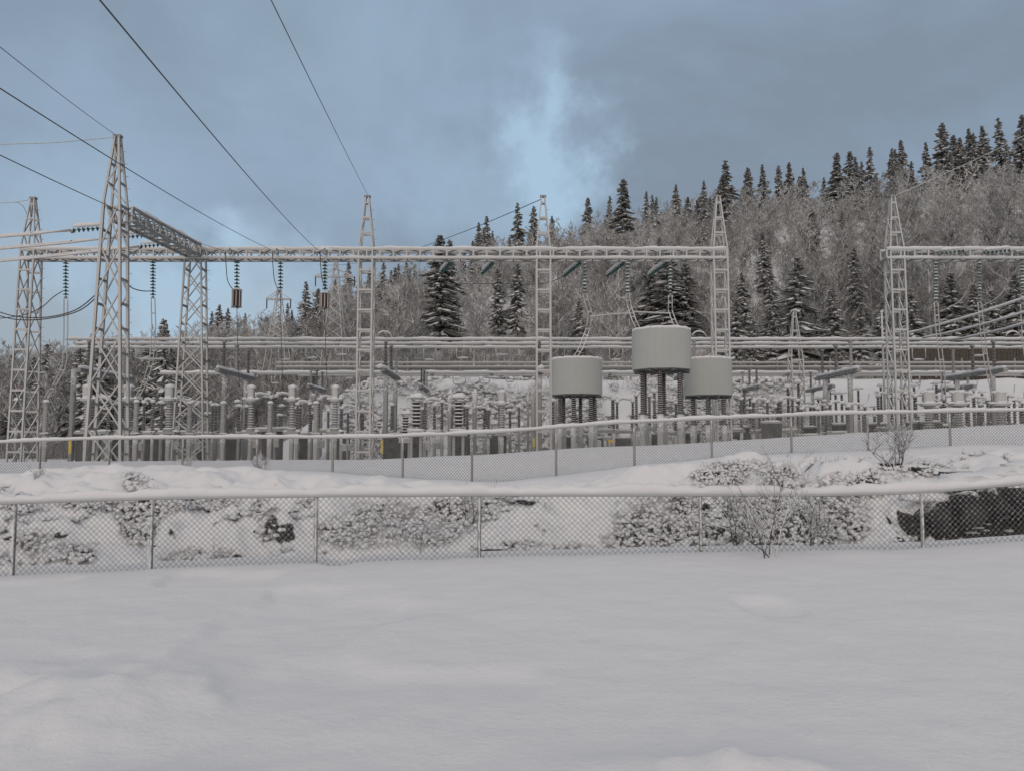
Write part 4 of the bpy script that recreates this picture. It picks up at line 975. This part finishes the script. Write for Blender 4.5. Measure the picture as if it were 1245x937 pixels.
def ico(sub=1):
    bm = bmesh.new(); bmesh.ops.create_icosphere(bm, subdivisions=sub, radius=1); V_ = np.array([v.co[:] for v in bm.verts]); F_ = np.array([[v.index for v in f.verts] for f in bm.faces]); bm.free(); return V_, F_
IV, IF = ico(1)
def np_mesh(name, V_, F_, mat, smooth=False):
    me = bpy.data.meshes.new(name); me.vertices.add(len(V_)); me.vertices.foreach_set('co', np.ascontiguousarray(V_, dtype=np.float32).ravel())
    k = F_.shape[1]; me.loops.add(F_.size); me.loops.foreach_set('vertex_index', F_.ravel().astype(np.int32)); me.polygons.add(len(F_)); me.polygons.foreach_set('loop_start', np.arange(0, F_.size, k, dtype=np.int32))
    me.update(calc_edges=True); me.materials.append(M[mat])
    if smooth: me.shade_smooth()
    return me
def clumps(name, X, Y, Z, sx_, sz_, mat, label):
    n = len(X); ang = rng.uniform(0, 6.28, n); a_ = rng.uniform(.6, 1.5, n)
    v = IV[None] * (1 + .35 * rng.uniform(-1, 1, (n, len(IV), 1)))
    c, s_ = np.cos(ang)[:, None], np.sin(ang)[:, None]
    x_ = v[..., 0] * (sx_ * a_)[:, None]; y_ = v[..., 1] * (sx_ / a_)[:, None]; z_ = v[..., 2] * sz_[:, None]
    V_ = np.stack([X[:, None] + x_ * c - y_ * s_, Y[:, None] + x_ * s_ + y_ * c, Z[:, None] + z_], -1).reshape(-1, 3)
    F_ = (IF[None] + (np.arange(n) * len(IV))[:, None, None]).reshape(-1, 3)
    return tag(link(name, np_mesh(name, V_, F_, mat, True)), label, kind='stuff')
X = rng.uniform(-13, 13, 110000); Y = rng.uniform(11.6, 20, 110000); Z = ground(X, Y); s_ = scrub(X, Y, Z)
k = (rng.random(110000) < s_ * .66) & (np.abs(X) < Y * .72); X, Y, Z = X[k], Y[k], Z[k]; n = len(X)
Xc = rng.uniform(6.2, 13, 1500); Yc = rng.uniform(14.2, 15.9, 1500); kc = (rng.random(1500) < .30) & (CX + 1000 * Xc / Yc > 1120)
X, Y = np.append(X, Xc[kc]), np.append(Y, Yc[kc]); Z = np.append(Z, ground(Xc[kc], Yc[kc])); n = len(X)
sz = rng.uniform(.016, .052, n) * (1 + .5 * (rng.random(n) < .08))
clumps('snow_clumps', X, Y, Z + .03 + rng.uniform(0, .05, n), sz, sz * rng.uniform(.5, 1.0, n), 'snow', 'small clumps of snow caught on heather and stones of the bank')
# dark heather stems poking between the clumps
def slivers(p0, d, L, w_):
    """thin triangles: base p0, unit direction d, length L, width w"""
    n = len(p0); r_ = rng.normal(size=(n, 3)); s2 = np.cross(d, r_); s2 /= np.linalg.norm(s2, axis=1)[:, None] + 1e-9
    V_ = np.empty((n, 3, 3)); V_[:, 0] = p0 - s2 * w_[:, None] / 2; V_[:, 1] = p0 + s2 * w_[:, None] / 2; V_[:, 2] = p0 + d * L[:, None]
    return V_.reshape(-1, 3)
def unit(a): return a / (np.linalg.norm(a, axis=-1, keepdims=True) + 1e-9)
k = rng.integers(0, n, 9000); p0 = np.stack([X[k] + rng.normal(0, .04, 9000), Y[k] + rng.normal(0, .04, 9000), Z[k]], -1)
V_ = slivers(p0, unit(rng.normal(size=(9000, 3)) * .6 + [0, 0, 1]), rng.uniform(.06, .2, 9000), rng.uniform(.004, .010, 9000))
tag(link('heather_stems', np_mesh('heather_stems', V_, np.arange(len(V_)).reshape(-1, 3), 'stem')), 'dark heather stems poking through snow on the bank', kind='stuff')
# scrub on the embankment behind the yard
X = rng.uniform(-16, 34, 24000); Y = rng.uniform(45, 62.5, 24000); Z = ground(X, Y); s_ = scrub(X, Y, Z); k = rng.random(24000) < s_ * .8
X, Y, Z = X[k], Y[k], Z[k]; n = len(X); sz = rng.uniform(.08, .22, n)
clumps('snowy_scrub', X, Y, Z + .1 + rng.uniform(0, .15, n), sz, sz * rng.uniform(.4, .8, n), 'snow', 'snow-dusted low scrub on the embankment behind the yard')
k = rng.integers(0, n, 12000); p0 = np.stack([X[k] + rng.normal(0, .2, 12000), Y[k] + rng.normal(0, .2, 12000), Z[k]], -1)
V_ = slivers(p0, unit(rng.normal(size=(12000, 3)) * .5 + [0, 0, 1]), rng.uniform(.3, .9, 12000), rng.uniform(.02, .045, 12000))
tag(link('embankment_twigs', np_mesh('embankment_twigs', V_, np.arange(len(V_)).reshape(-1, 3), 'twig')), 'thin frosted twigs on the embankment behind the yard', kind='stuff')

# ------------------------------------------------------------------ bare shrubs
def shrub(px, py, D, h, nst, seed, label, spread=.6, thick=.012, snow=True, depth=3):
    rd = random.Random(seed); c = P(px, py, D); z0 = gz(c.x, D); root = empty('bare_shrub', (c.x, D, z0)); tag(root, label, 'shrub', 'bare shrubs')
    st, sn = MB(), MB()
    def grow(p, d, L, r_, lev):
        n = 5; pts = [p]; dd = d.copy()
        for i in range(n):
            dd = (dd + Vector((rd.gauss(0, .13), rd.gauss(0, .13), rd.gauss(.03, .08)))).normalized(); pts.append(pts[-1] + dd * L / n)
        rr = [r_ * (1 - .75 * i / n) for i in range(n + 1)]; st.tube(pts, rr, 5 if lev < 2 else 3, cap=False)
        if snow and lev < 3 and (abs(d.z) < .93) and rd.random() < .8:
            sn.tube([q + Vector((0, 0, r_ * 1.3)) for q in pts[:-1]], [max(.0025, r_ * .9) * rd.uniform(.7, 1.4) for _ in pts[:-1]], 5, flat=1.1)
        if lev < depth:
            for k in range(rd.randint(3, 5) if lev else rd.randint(4, 7)):
                i = rd.randint(1, n - 1); an = rd.uniform(0, 6.28); side = Vector((math.cos(an), math.sin(an), rd.uniform(-.1, .5))).normalized()
                grow(pts[i], (dd * .8 + side * .8).normalized(), L * rd.uniform(.35, .6), r_ * .55, lev + 1)
    for k in range(nst):
        an = rd.uniform(0, 6.28); grow(Vector((rd.gauss(0, .06), rd.gauss(0, .06), -.05)), Vector((math.cos(an) * spread * rd.random(), math.sin(an) * spread * .6 * rd.random(), 1)).normalized(), h * rd.uniform(.65, 1), thick * rd.uniform(.8, 1.2), 0)
    st.build('branches', 'stem', root); 
    if sn.n: tag(sn.build('snow_on_branches', 'snow', root, smooth=True), kind='stuff')
shrub(934, 671, 9.9, 1.2, 6, 1, 'largest snow-laden bare shrub leaning over the near fence', 1.7, .0075)
shrub(893, 668, 10.9, .8, 4, 2, 'snow-laden bare shrub close left of the largest shrub', 1.3, .010)
shrub(985, 668, 10.9, .75, 4, 3, 'smaller bare shrub close right of the largest shrub', 1.2, .008)
shrub(1092, 580, 17.5, 1.05, 8, 4, 'bare shrub on the bank at the foot of the far fence', 1.0, .010)
shrub(510, 660, 13.3, 1.25, 2, 5, 'slender bare shrub behind the near fence, left of centre', .35, .010, True)
shrub(574, 640, 15.5, .95, 3, 6, 'slender bare shrub next to a post of the near fence', .4, .009)
shrub(541, 668, 13.0, .5, 4, 7, 'small low bare shrub at the bottom of the ditch', .9, .007)
shrub(618, 668, 12.8, .5, 6, 8, 'low twiggy shrub in the ditch right of the fourth post', 1.0, .006)
shrub(645, 668, 12.9, .4, 6, 18, 'tiny twiggy shrub in the ditch beneath the slender ones', 1.0, .006)
shrub(694, 668, 12.7, .6, 7, 9, 'upright wispy shrub alone in the ditch near the middle', .45, .006)
shrub(318, 578, 20.0, .5, 5, 10, 'small frosted shrub at the foot of far fence', 1.0, .010)
shrub(228, 575, 20.3, .5, 4, 11, 'small frosted shrub at far fence under the corner mast', 1.0, .009)
shrub(272, 672, 13.2, .35, 4, 12, 'tiny twigs in the ditch near the left fence posts', 1.1, .006)
shrub(1010, 668, 12.0, .7, 4, 13, 'thin bare shrub in the ditch below the snow mound', .9, .007)
shrub(45, 590, 17.5, .3, 5, 14, 'tiny twigs in the snow mound at the far left', 1.0, .006)

# ------------------------------------------------------------------ trees
def birch_geo(H, n1, n2, n3, wt, seed):
    g = np.random.default_rng(seed); lean = g.normal(0, .03, 2)
    z1 = g.uniform(.10, .97, n1) ** .9 * H; an = g.uniform(0, 2 * np.pi, n1); up = g.uniform(.7, 1.6, n1)
    d1 = unit(np.stack([np.cos(an), np.sin(an), up], -1)); L1 = (.36 * H * (1 - .62 * z1 / H)) * g.uniform(.7, 1.1, n1)
    b1 = np.stack([lean[0] * z1, lean[1] * z1, z1], -1); V_ = [slivers(b1, d1, L1, np.full(n1, .09 * wt / .05)), slivers(b1, d1, L1, np.full(n1, .09 * wt / .05))]
    t_ = g.uniform(.15, 1, (n1, n2)); b2 = (b1[:, None] + d1[:, None] * (L1[:, None] * t_)[..., None]).reshape(-1, 3)
    d2 = unit(np.repeat(d1, n2, 0) * .55 + g.normal(size=(n1 * n2, 3)) * .5 + [0, 0, .5]); L2 = np.repeat(L1, n2) * g.uniform(.25, .55, n1 * n2)
    V_.append(slivers(b2, d2, L2, np.full(n1 * n2, wt * 1.6)))
    t_ = g.uniform(.1, 1, (n1 * n2, n3)); b3 = (b2[:, None] + d2[:, None] * (L2[:, None] * t_)[..., None]).reshape(-1, 3)
    d3 = unit(np.repeat(d2, n3, 0) * .7 + g.normal(size=(len(b3), 3)) * .45 + [0, 0, .4]); L3 = np.repeat(L2, n3) * g.uniform(.35, .8, len(b3))
    V_.append(slivers(b3, d3, L3, np.full(len(b3), wt)))
    tp = [(0, 0, -.6)] + [(lean[0] * z_ + .03 * g.normal(), lean[1] * z_ + .03 * g.normal(), z_) for z_ in np.linspace(.8, H * .97, 6)]
    nb_ = n1 * 2 + n1 * n2; return np.concatenate(V_), tp, nb_
BV = []
for s in range(7):
    H = 8.5; V_, tp, nb_ = birch_geo(H, 22, 11, 6, .042, 100 + s)
    cm_ = np_mesh('crown', V_, np.arange(len(V_)).reshape(-1, 3), 'twig'); cm_.materials.append(M['frost'])
    cm_.polygons.foreach_set('material_index', (np.arange(len(V_) // 3) < nb_).astype(np.int32))
    BV.append((cm_, MB().tube(tp, [.15 * (1 - .85 * i / 6) for i in range(7)], 5).mesh('trunk', 'trunk')))
def spruce_geo(H, seed, dens=1.0):
    g = random.Random(seed); Rm = H * .185
    gv, gf, sv, sf = [], [], [], []
    def quadfan(V_, Fc, pts, wd, dz, jag):
        """a drooping frond: spine pts, half widths wd; two ragged halves"""
        o = len(V_); n = len(pts)
        for i, p in enumerate(pts):
            d = pts[min(i + 1, n - 1)] - pts[max(i - 1, 0)]; s_ = Vector((-d.y, d.x, 0)); s_ = s_.normalized() if s_.length > 1e-6 else Vector((1, 0, 0))
            w_ = wd[i] * g.uniform(1 - jag, 1 + jag)
            V_.append(p); V_.append(p + s_ * w_ + Vector((0, 0, -dz * w_))); V_.append(p - s_ * w_ + Vector((0, 0, -dz * w_)))
        for i in range(n - 1):
            a = o + 3 * i; Fc.append((a, a + 3, a + 4, a + 1)); Fc.append((a, a + 2, a + 5, a + 3))
    z = .10 * H
    while z < H * .985:
        f = 1 - z / H; rad = Rm * (f ** .72) * (1 if z > .2 * H else .85)
        for k in range(max(4, int((8 + 2 * f) * dens))):
            an = g.uniform(0, 6.283); L_ = rad * g.uniform(.55, 1.2) * (1 + .28 * math.sin(an * 2 + z * 1.3 + seed) + .2 * math.sin(an * 3 - z * 2.1)) + .1; zz = z + g.uniform(-.1, .1)
            up = .25 if f < .15 else -.05
            c, s_ = math.cos(an), math.sin(an); pts = []
            for i in range(5):
                t_ = i / 4; pts.append(Vector((c * L_ * t_, s_ * L_ * t_, zz + L_ * (up * t_ - .42 * t_ * t_ + (.12 if i == 4 else 0)))))
            wd = [.05, .17, .2, .15, .02]; wd = [x * (.5 + .9 * L_ / Rm) * H / 10 for x in wd]
            quadfan(gv, gf, pts, wd, 1.1, .35)
            # hanging twigs
            for i in range(1, 5):
                p = pts[i]; q = p + Vector((g.uniform(-.12, .12), g.uniform(-.12, .12), -g.uniform(.18, .36) * (.5 + f))); o = len(gv); sw = .07
                gv.extend([p + Vector((sw * s_, -sw * c, 0)), p - Vector((sw * s_, -sw * c, 0)), q]); gf.append((o, o + 1, o + 2))
            if g.random() < .93:
                a_ = g.choice((0, 1, 1)); b_ = g.choice((3, 4, 4)); sp_ = [p + Vector((0, 0, .05 * H / 10 + .015)) for p in pts[a_:b_ + 1]]
                quadfan(sv, sf, sp_, [x * g.uniform(.6, .98) for x in wd[a_:b_ + 1]], .55, .45)
        z += .04 * H * (.55 + .6 * f)
    return gv, gf, sv, sf
def ext(gv, gf, name, mat):
    me = bpy.data.meshes.new(name); me.from_pydata([tuple(v) for v in gv], [], gf); me.update(); me.materials.append(M[mat]); return me
SV = []
for s in range(6):
    H = 10; gv, gf, sv, sf = spruce_geo(H, 300 + s, (1.0, .8, 1.1)[s % 3])
    SV.append((ext(gv, gf, 'crown', 'needle'), ext(sv, sf, 'snow_on_boughs', 'snow'), MB().tube([(0, 0, -.6), (0, 0, 4), (.02, 0, 9.9)], [.17, .11, .02], 6).mesh('trunk', 'stem')))

# named spruces: pixel of the tip, tip row, row of the lower end, half width class
SP = [(535, 283, 408, 1.15), (545, 290, 405, 1.0), (582, 270, 330, .8), (594, 262, 330, .8), (632, 246, 320, .9), (650, 250, 310, .8), (755, 217, 312, 1.1), (785, 232, 290, .75), (795, 236, 290, .75), (821, 224, 280, .8),
      (884, 194, 270, 1.1), (877, 212, 290, 1.1), (911, 202, 250, .9), (928, 198, 250, .8), (947, 200, 245, .8), (959, 196, 246, .9), (977, 203, 240, .8), (1015, 186, 265, 1.0), (1030, 184, 262, 1.0), (1056, 178, 225, .8),
      (1082, 180, 225, .8), (1096, 168, 215, .8), (1124, 172, 210, .8), (1142, 150, 215, 1.0), (1162, 163, 240, 1.0), (1176, 155, 200, .8), (1185, 160, 205, .8), (1197, 152, 205, .85), (1216, 143, 205, .9), (1238, 140, 200, 1.0),
      (815, 305, 410, 1.6), (790, 322, 412, 1.5), (832, 318, 408, 1.3), (770, 345, 412, 1.2), (964, 312, 440, 1.3), (1013, 350, 440, 1.2), (935, 372, 442, 1.2), (893, 362, 442, 1.2), (1043, 372, 440, 1.2), (1068, 360, 440, 1.0), (1108, 350, 432, 1.1), (990, 380, 440, 1.0), (915, 388, 442, 1.1), (1130, 372, 432, 1.1), (988, 278, 330, .9), (940, 256, 320, .9), (628, 320, 400, 1.0), (1155, 330, 432, 1.2),
      (423, 318, 372, .9), (466, 318, 372, .9), (484, 320, 372, .8), (498, 326, 370, .8), (373, 342, 405, 1.0), (385, 350, 408, 1.0), (430, 362, 412, 1.1), (450, 325, 380, .8), (505, 320, 360, .8), (408, 338, 380, .8),
      (56, 417, 535, .95), (18, 430, 535, .9), (76, 428, 535, .8), (40, 432, 535, .8), (207, 386, 535, .8), (190, 425, 535, 1.0), (102, 412, 535, 1.0), (116, 404, 535, .9), (128, 420, 535, 1.0), (212, 420, 535, 1.0), (181, 408, 535, .7), (268, 370, 408, 1.1), (258, 378, 408, 1.0), (278, 374, 405, .9), (298, 380, 410, .7),
      (340, 378, 408, .7), (350, 368, 408, .8), (356, 376, 410, .8), (520, 335, 390, .9), (557, 340, 400, .9), (606, 325, 400, .9), (670, 262, 320, .8), (700, 350, 405, .9), (728, 360, 410, .9), (905, 330, 405, .9), (1040, 300, 380, .9),
      (1060, 390, 415, .9), (1205, 240, 300, .8), (1232, 330, 432, 1.2), (1183, 345, 432, 1.2), (1208, 352, 432, 1.1), (1118, 260, 310, .8), (860, 340, 400, .9), (1000, 215, 260, .8), (1108, 195, 240, .8), (1150, 185, 230, .8), (1222, 175, 225, .8), (900, 395, 445, 1.1), (930, 405, 447, 1.2),
      (960, 400, 447, 1.2), (990, 405, 447, 1.1), (878, 400, 447, 1.0), (365, 418, 446, .9), (15, 436, 462, .8), (130, 425, 475, 1.0), (226, 402, 455, .9), (160, 415, 470, .9)]
n_sp = 0
def spruce_at(px, yt, yb, wc, i):
    # find where a tree of this apparent size can stand on the hillside
    best = None
    Ds = np.arange(64, 262, 2.0); u = P(px, yt, 1.0); G_ = ground(u.x * Ds, Ds)
    for D, g_ in zip(Ds.tolist(), G_.tolist()):
        tip = P(px, yt, D); h = tip.z - g_
        if h <= 1: continue
        want = (yb - yt) * D / 1000 * 1.15
        e = abs(math.log(h / want)) + .25 * abs(math.log(h / 11))
        if best is None or e < best[0]: best = (e, D, h, tip.x, g_)
    if best is None or best[2] > 26: return None
    _, D, h, x, z = best; h = min(h, 20)
    root = empty('spruce_tree', (x, D, z), i * 1.9); root.rotation_euler = (R(random.uniform(-2, 2)), R(random.uniform(-2, 2)), i * 1.9); cr, sn, tk = SV[i % 6]
    link('trunk', tk, root); c = link('crown', cr, root); link('snow_on_boughs', sn, c)
    root.scale = (h / 10 * wc * 1.12, h / 10 * wc * 1.12, h / 10)
    top = yt < IP(px, RX, RYT) + 6
    later(root, px, 'snowy spruce above skyline' if top else ('snowy spruce low on slope' if yb > 395 else 'snowy spruce amid slope'), 'spruce', 'snow-laden spruces')
    return (x, D)
taken = []
gs = random.Random(3)
for _ in range(26):
    px = gs.uniform(690, 1245); yt = float(IP(px, RX, RYT)) - gs.uniform(-8, 22); SP.append((px, yt, yt + gs.uniform(45, 70), gs.uniform(.7, .95)))
for _ in range(14):
    px = gs.uniform(380, 690); yt = float(IP(px, RX, RYT)) - gs.uniform(-8, 12); SP.append((px, yt, yt + gs.uniform(40, 60), gs.uniform(.7, .95)))
for _ in range(16):
    px = gs.uniform(700, 1245); yt = float(IP(px, RX, RYT)) + gs.uniform(20, 110); SP.append((px, yt, yt + gs.uniform(45, 75), gs.uniform(.8, 1.1)))
for i, (px, yt, yb, wc) in enumerate(SP):
    r_ = spruce_at(px, yt, yb, wc, i)
    if r_: taken.append(r_ + (px, min(40, (yb - yt) * .22 * wc) if yb > 330 else 0))

# birches over the hill: jittered grid on the hillside inside and a little past the view
cand = []
D = 69.0; g = np.random.default_rng(5)
while D < 262:
    st = 2.5 + (D - 69) * .012
    for x in np.arange(-.80 * D, .80 * D, st):
        xx, yy = x + g.uniform(-.45, .45) * st, D + g.uniform(-.45, .45) * st; px = CX + 1000 * xx / yy
        rd_ = IP(px, RX, RD)
        if yy > rd_ + 6 or yy < IP(px, [0, 300, 450], [70, 69, 67]): continue
        if any((abs(xx - a) < 1.2 and -2.0 < yy - b < 1.0) or (q and abs(px - p_) < q and 0 < b - yy < (40 if px > 300 else 8)) for a, b, p_, q in taken): continue
        cand.append((xx, yy, px))
    D += st * 1.15
cand = np.array(cand)
zc_ = ground(cand[:, 0], cand[:, 1]); big = g.random(len(cand))
hts = (4.8 + 4.6 * big ** 1.5) * (1 + .25 * vn(cand[:, 0] * .08, cand[:, 1] * .08, 5))
inview = (cand[:, 2] > -15) & (cand[:, 2] < 1260)
# those that show largest: the near ones, and those standing on the skyline
order = np.argsort(np.where(inview, cand[:, 1] / hts * (1 + 0 * big), 1e9))
near = set(order[:300].tolist())
for i in near:
    x, y, px = cand[i]; root = empty('birch_tree', (x, y, zc_[i]), g.uniform(0, 6.28)); cr, tk = BV[i % 7]; s_ = hts[i] / 8.5
    link('trunk', tk, root); link('crown', cr, root); root.scale = (s_ * g.uniform(1, 1.3), s_ * g.uniform(1, 1.3), s_)
    tag(root, 'bare frosted birch in the wood, ' + zone(px), 'birch', 'bare frosted birches')
rest = [i for i in range(len(cand)) if i not in near]
LOW = [birch_geo(8.5, 14, 7, 3, .075, 400 + s) for s in range(6)]; NBL = LOW[0][2]; LOW = [q[0].reshape(-1, 3) for q in LOW]
tk_low = []
acc_v = []
for i in rest:
    V_ = LOW[i % 6]; a_ = g.uniform(0, 6.28); s_ = hts[i] / 8.5; c, sn_ = math.cos(a_), math.sin(a_); w_ = s_ * 1.15
    x = (V_[:, 0] * c - V_[:, 1] * sn_) * w_ + cand[i, 0]; y = (V_[:, 0] * sn_ + V_[:, 1] * c) * w_ + cand[i, 1]
    acc_v.append(np.stack([x, y, V_[:, 2] * s_ + zc_[i]], -1))
V_ = np.concatenate(acc_v)
print('birches', len(cand), 'far tris', len(V_) // 3)
wm_ = np_mesh('birch_wood', V_, np.arange(len(V_)).reshape(-1, 3), 'twig'); wm_.materials.append(M['frost'])
wm_.polygons.foreach_set('material_index', ((np.arange(len(V_) // 3) % (len(LOW[0]) // 3)) < NBL).astype(np.int32))
tag(link('birch_wood', wm_), 'mass of bare frosted birches covering the far hillside', kind='stuff')
# frosted saplings and undergrowth along the foot of the wood and between the trunks
nU = 2600; tU = g.uniform(-.8, .8, nU); YU = g.uniform(63, 92, nU); XU = tU * YU; pxU = CX + 1000 * tU
k = (YU > IP(pxU, [0, 380, 420], [58, 60, 67.5])); XU, YU = XU[k], YU[k]; ZU = ground(XU, YU); hU = g.uniform(.8, 2.6, len(XU)); acc_v = []
for x, y, z, h in zip(XU, YU, ZU, hU):
    m_ = 34; b0 = np.stack([x + g.normal(0, .3, m_), y + g.normal(0, .3, m_), z + g.uniform(-.1, .5, m_) * h], -1)
    acc_v.append(slivers(b0, unit(g.normal(size=(m_, 3)) * .6 + [0, 0, 1]), h * g.uniform(.3, .8, m_), np.full(m_, .06)))
V_ = np.concatenate(acc_v)
tag(link('undergrowth', np_mesh('undergrowth', V_, np.arange(len(V_)).reshape(-1, 3), 'twig')), 'frosted saplings and undergrowth along the foot of the wood', kind='stuff')
flush()
print('objects', len(bpy.data.objects))
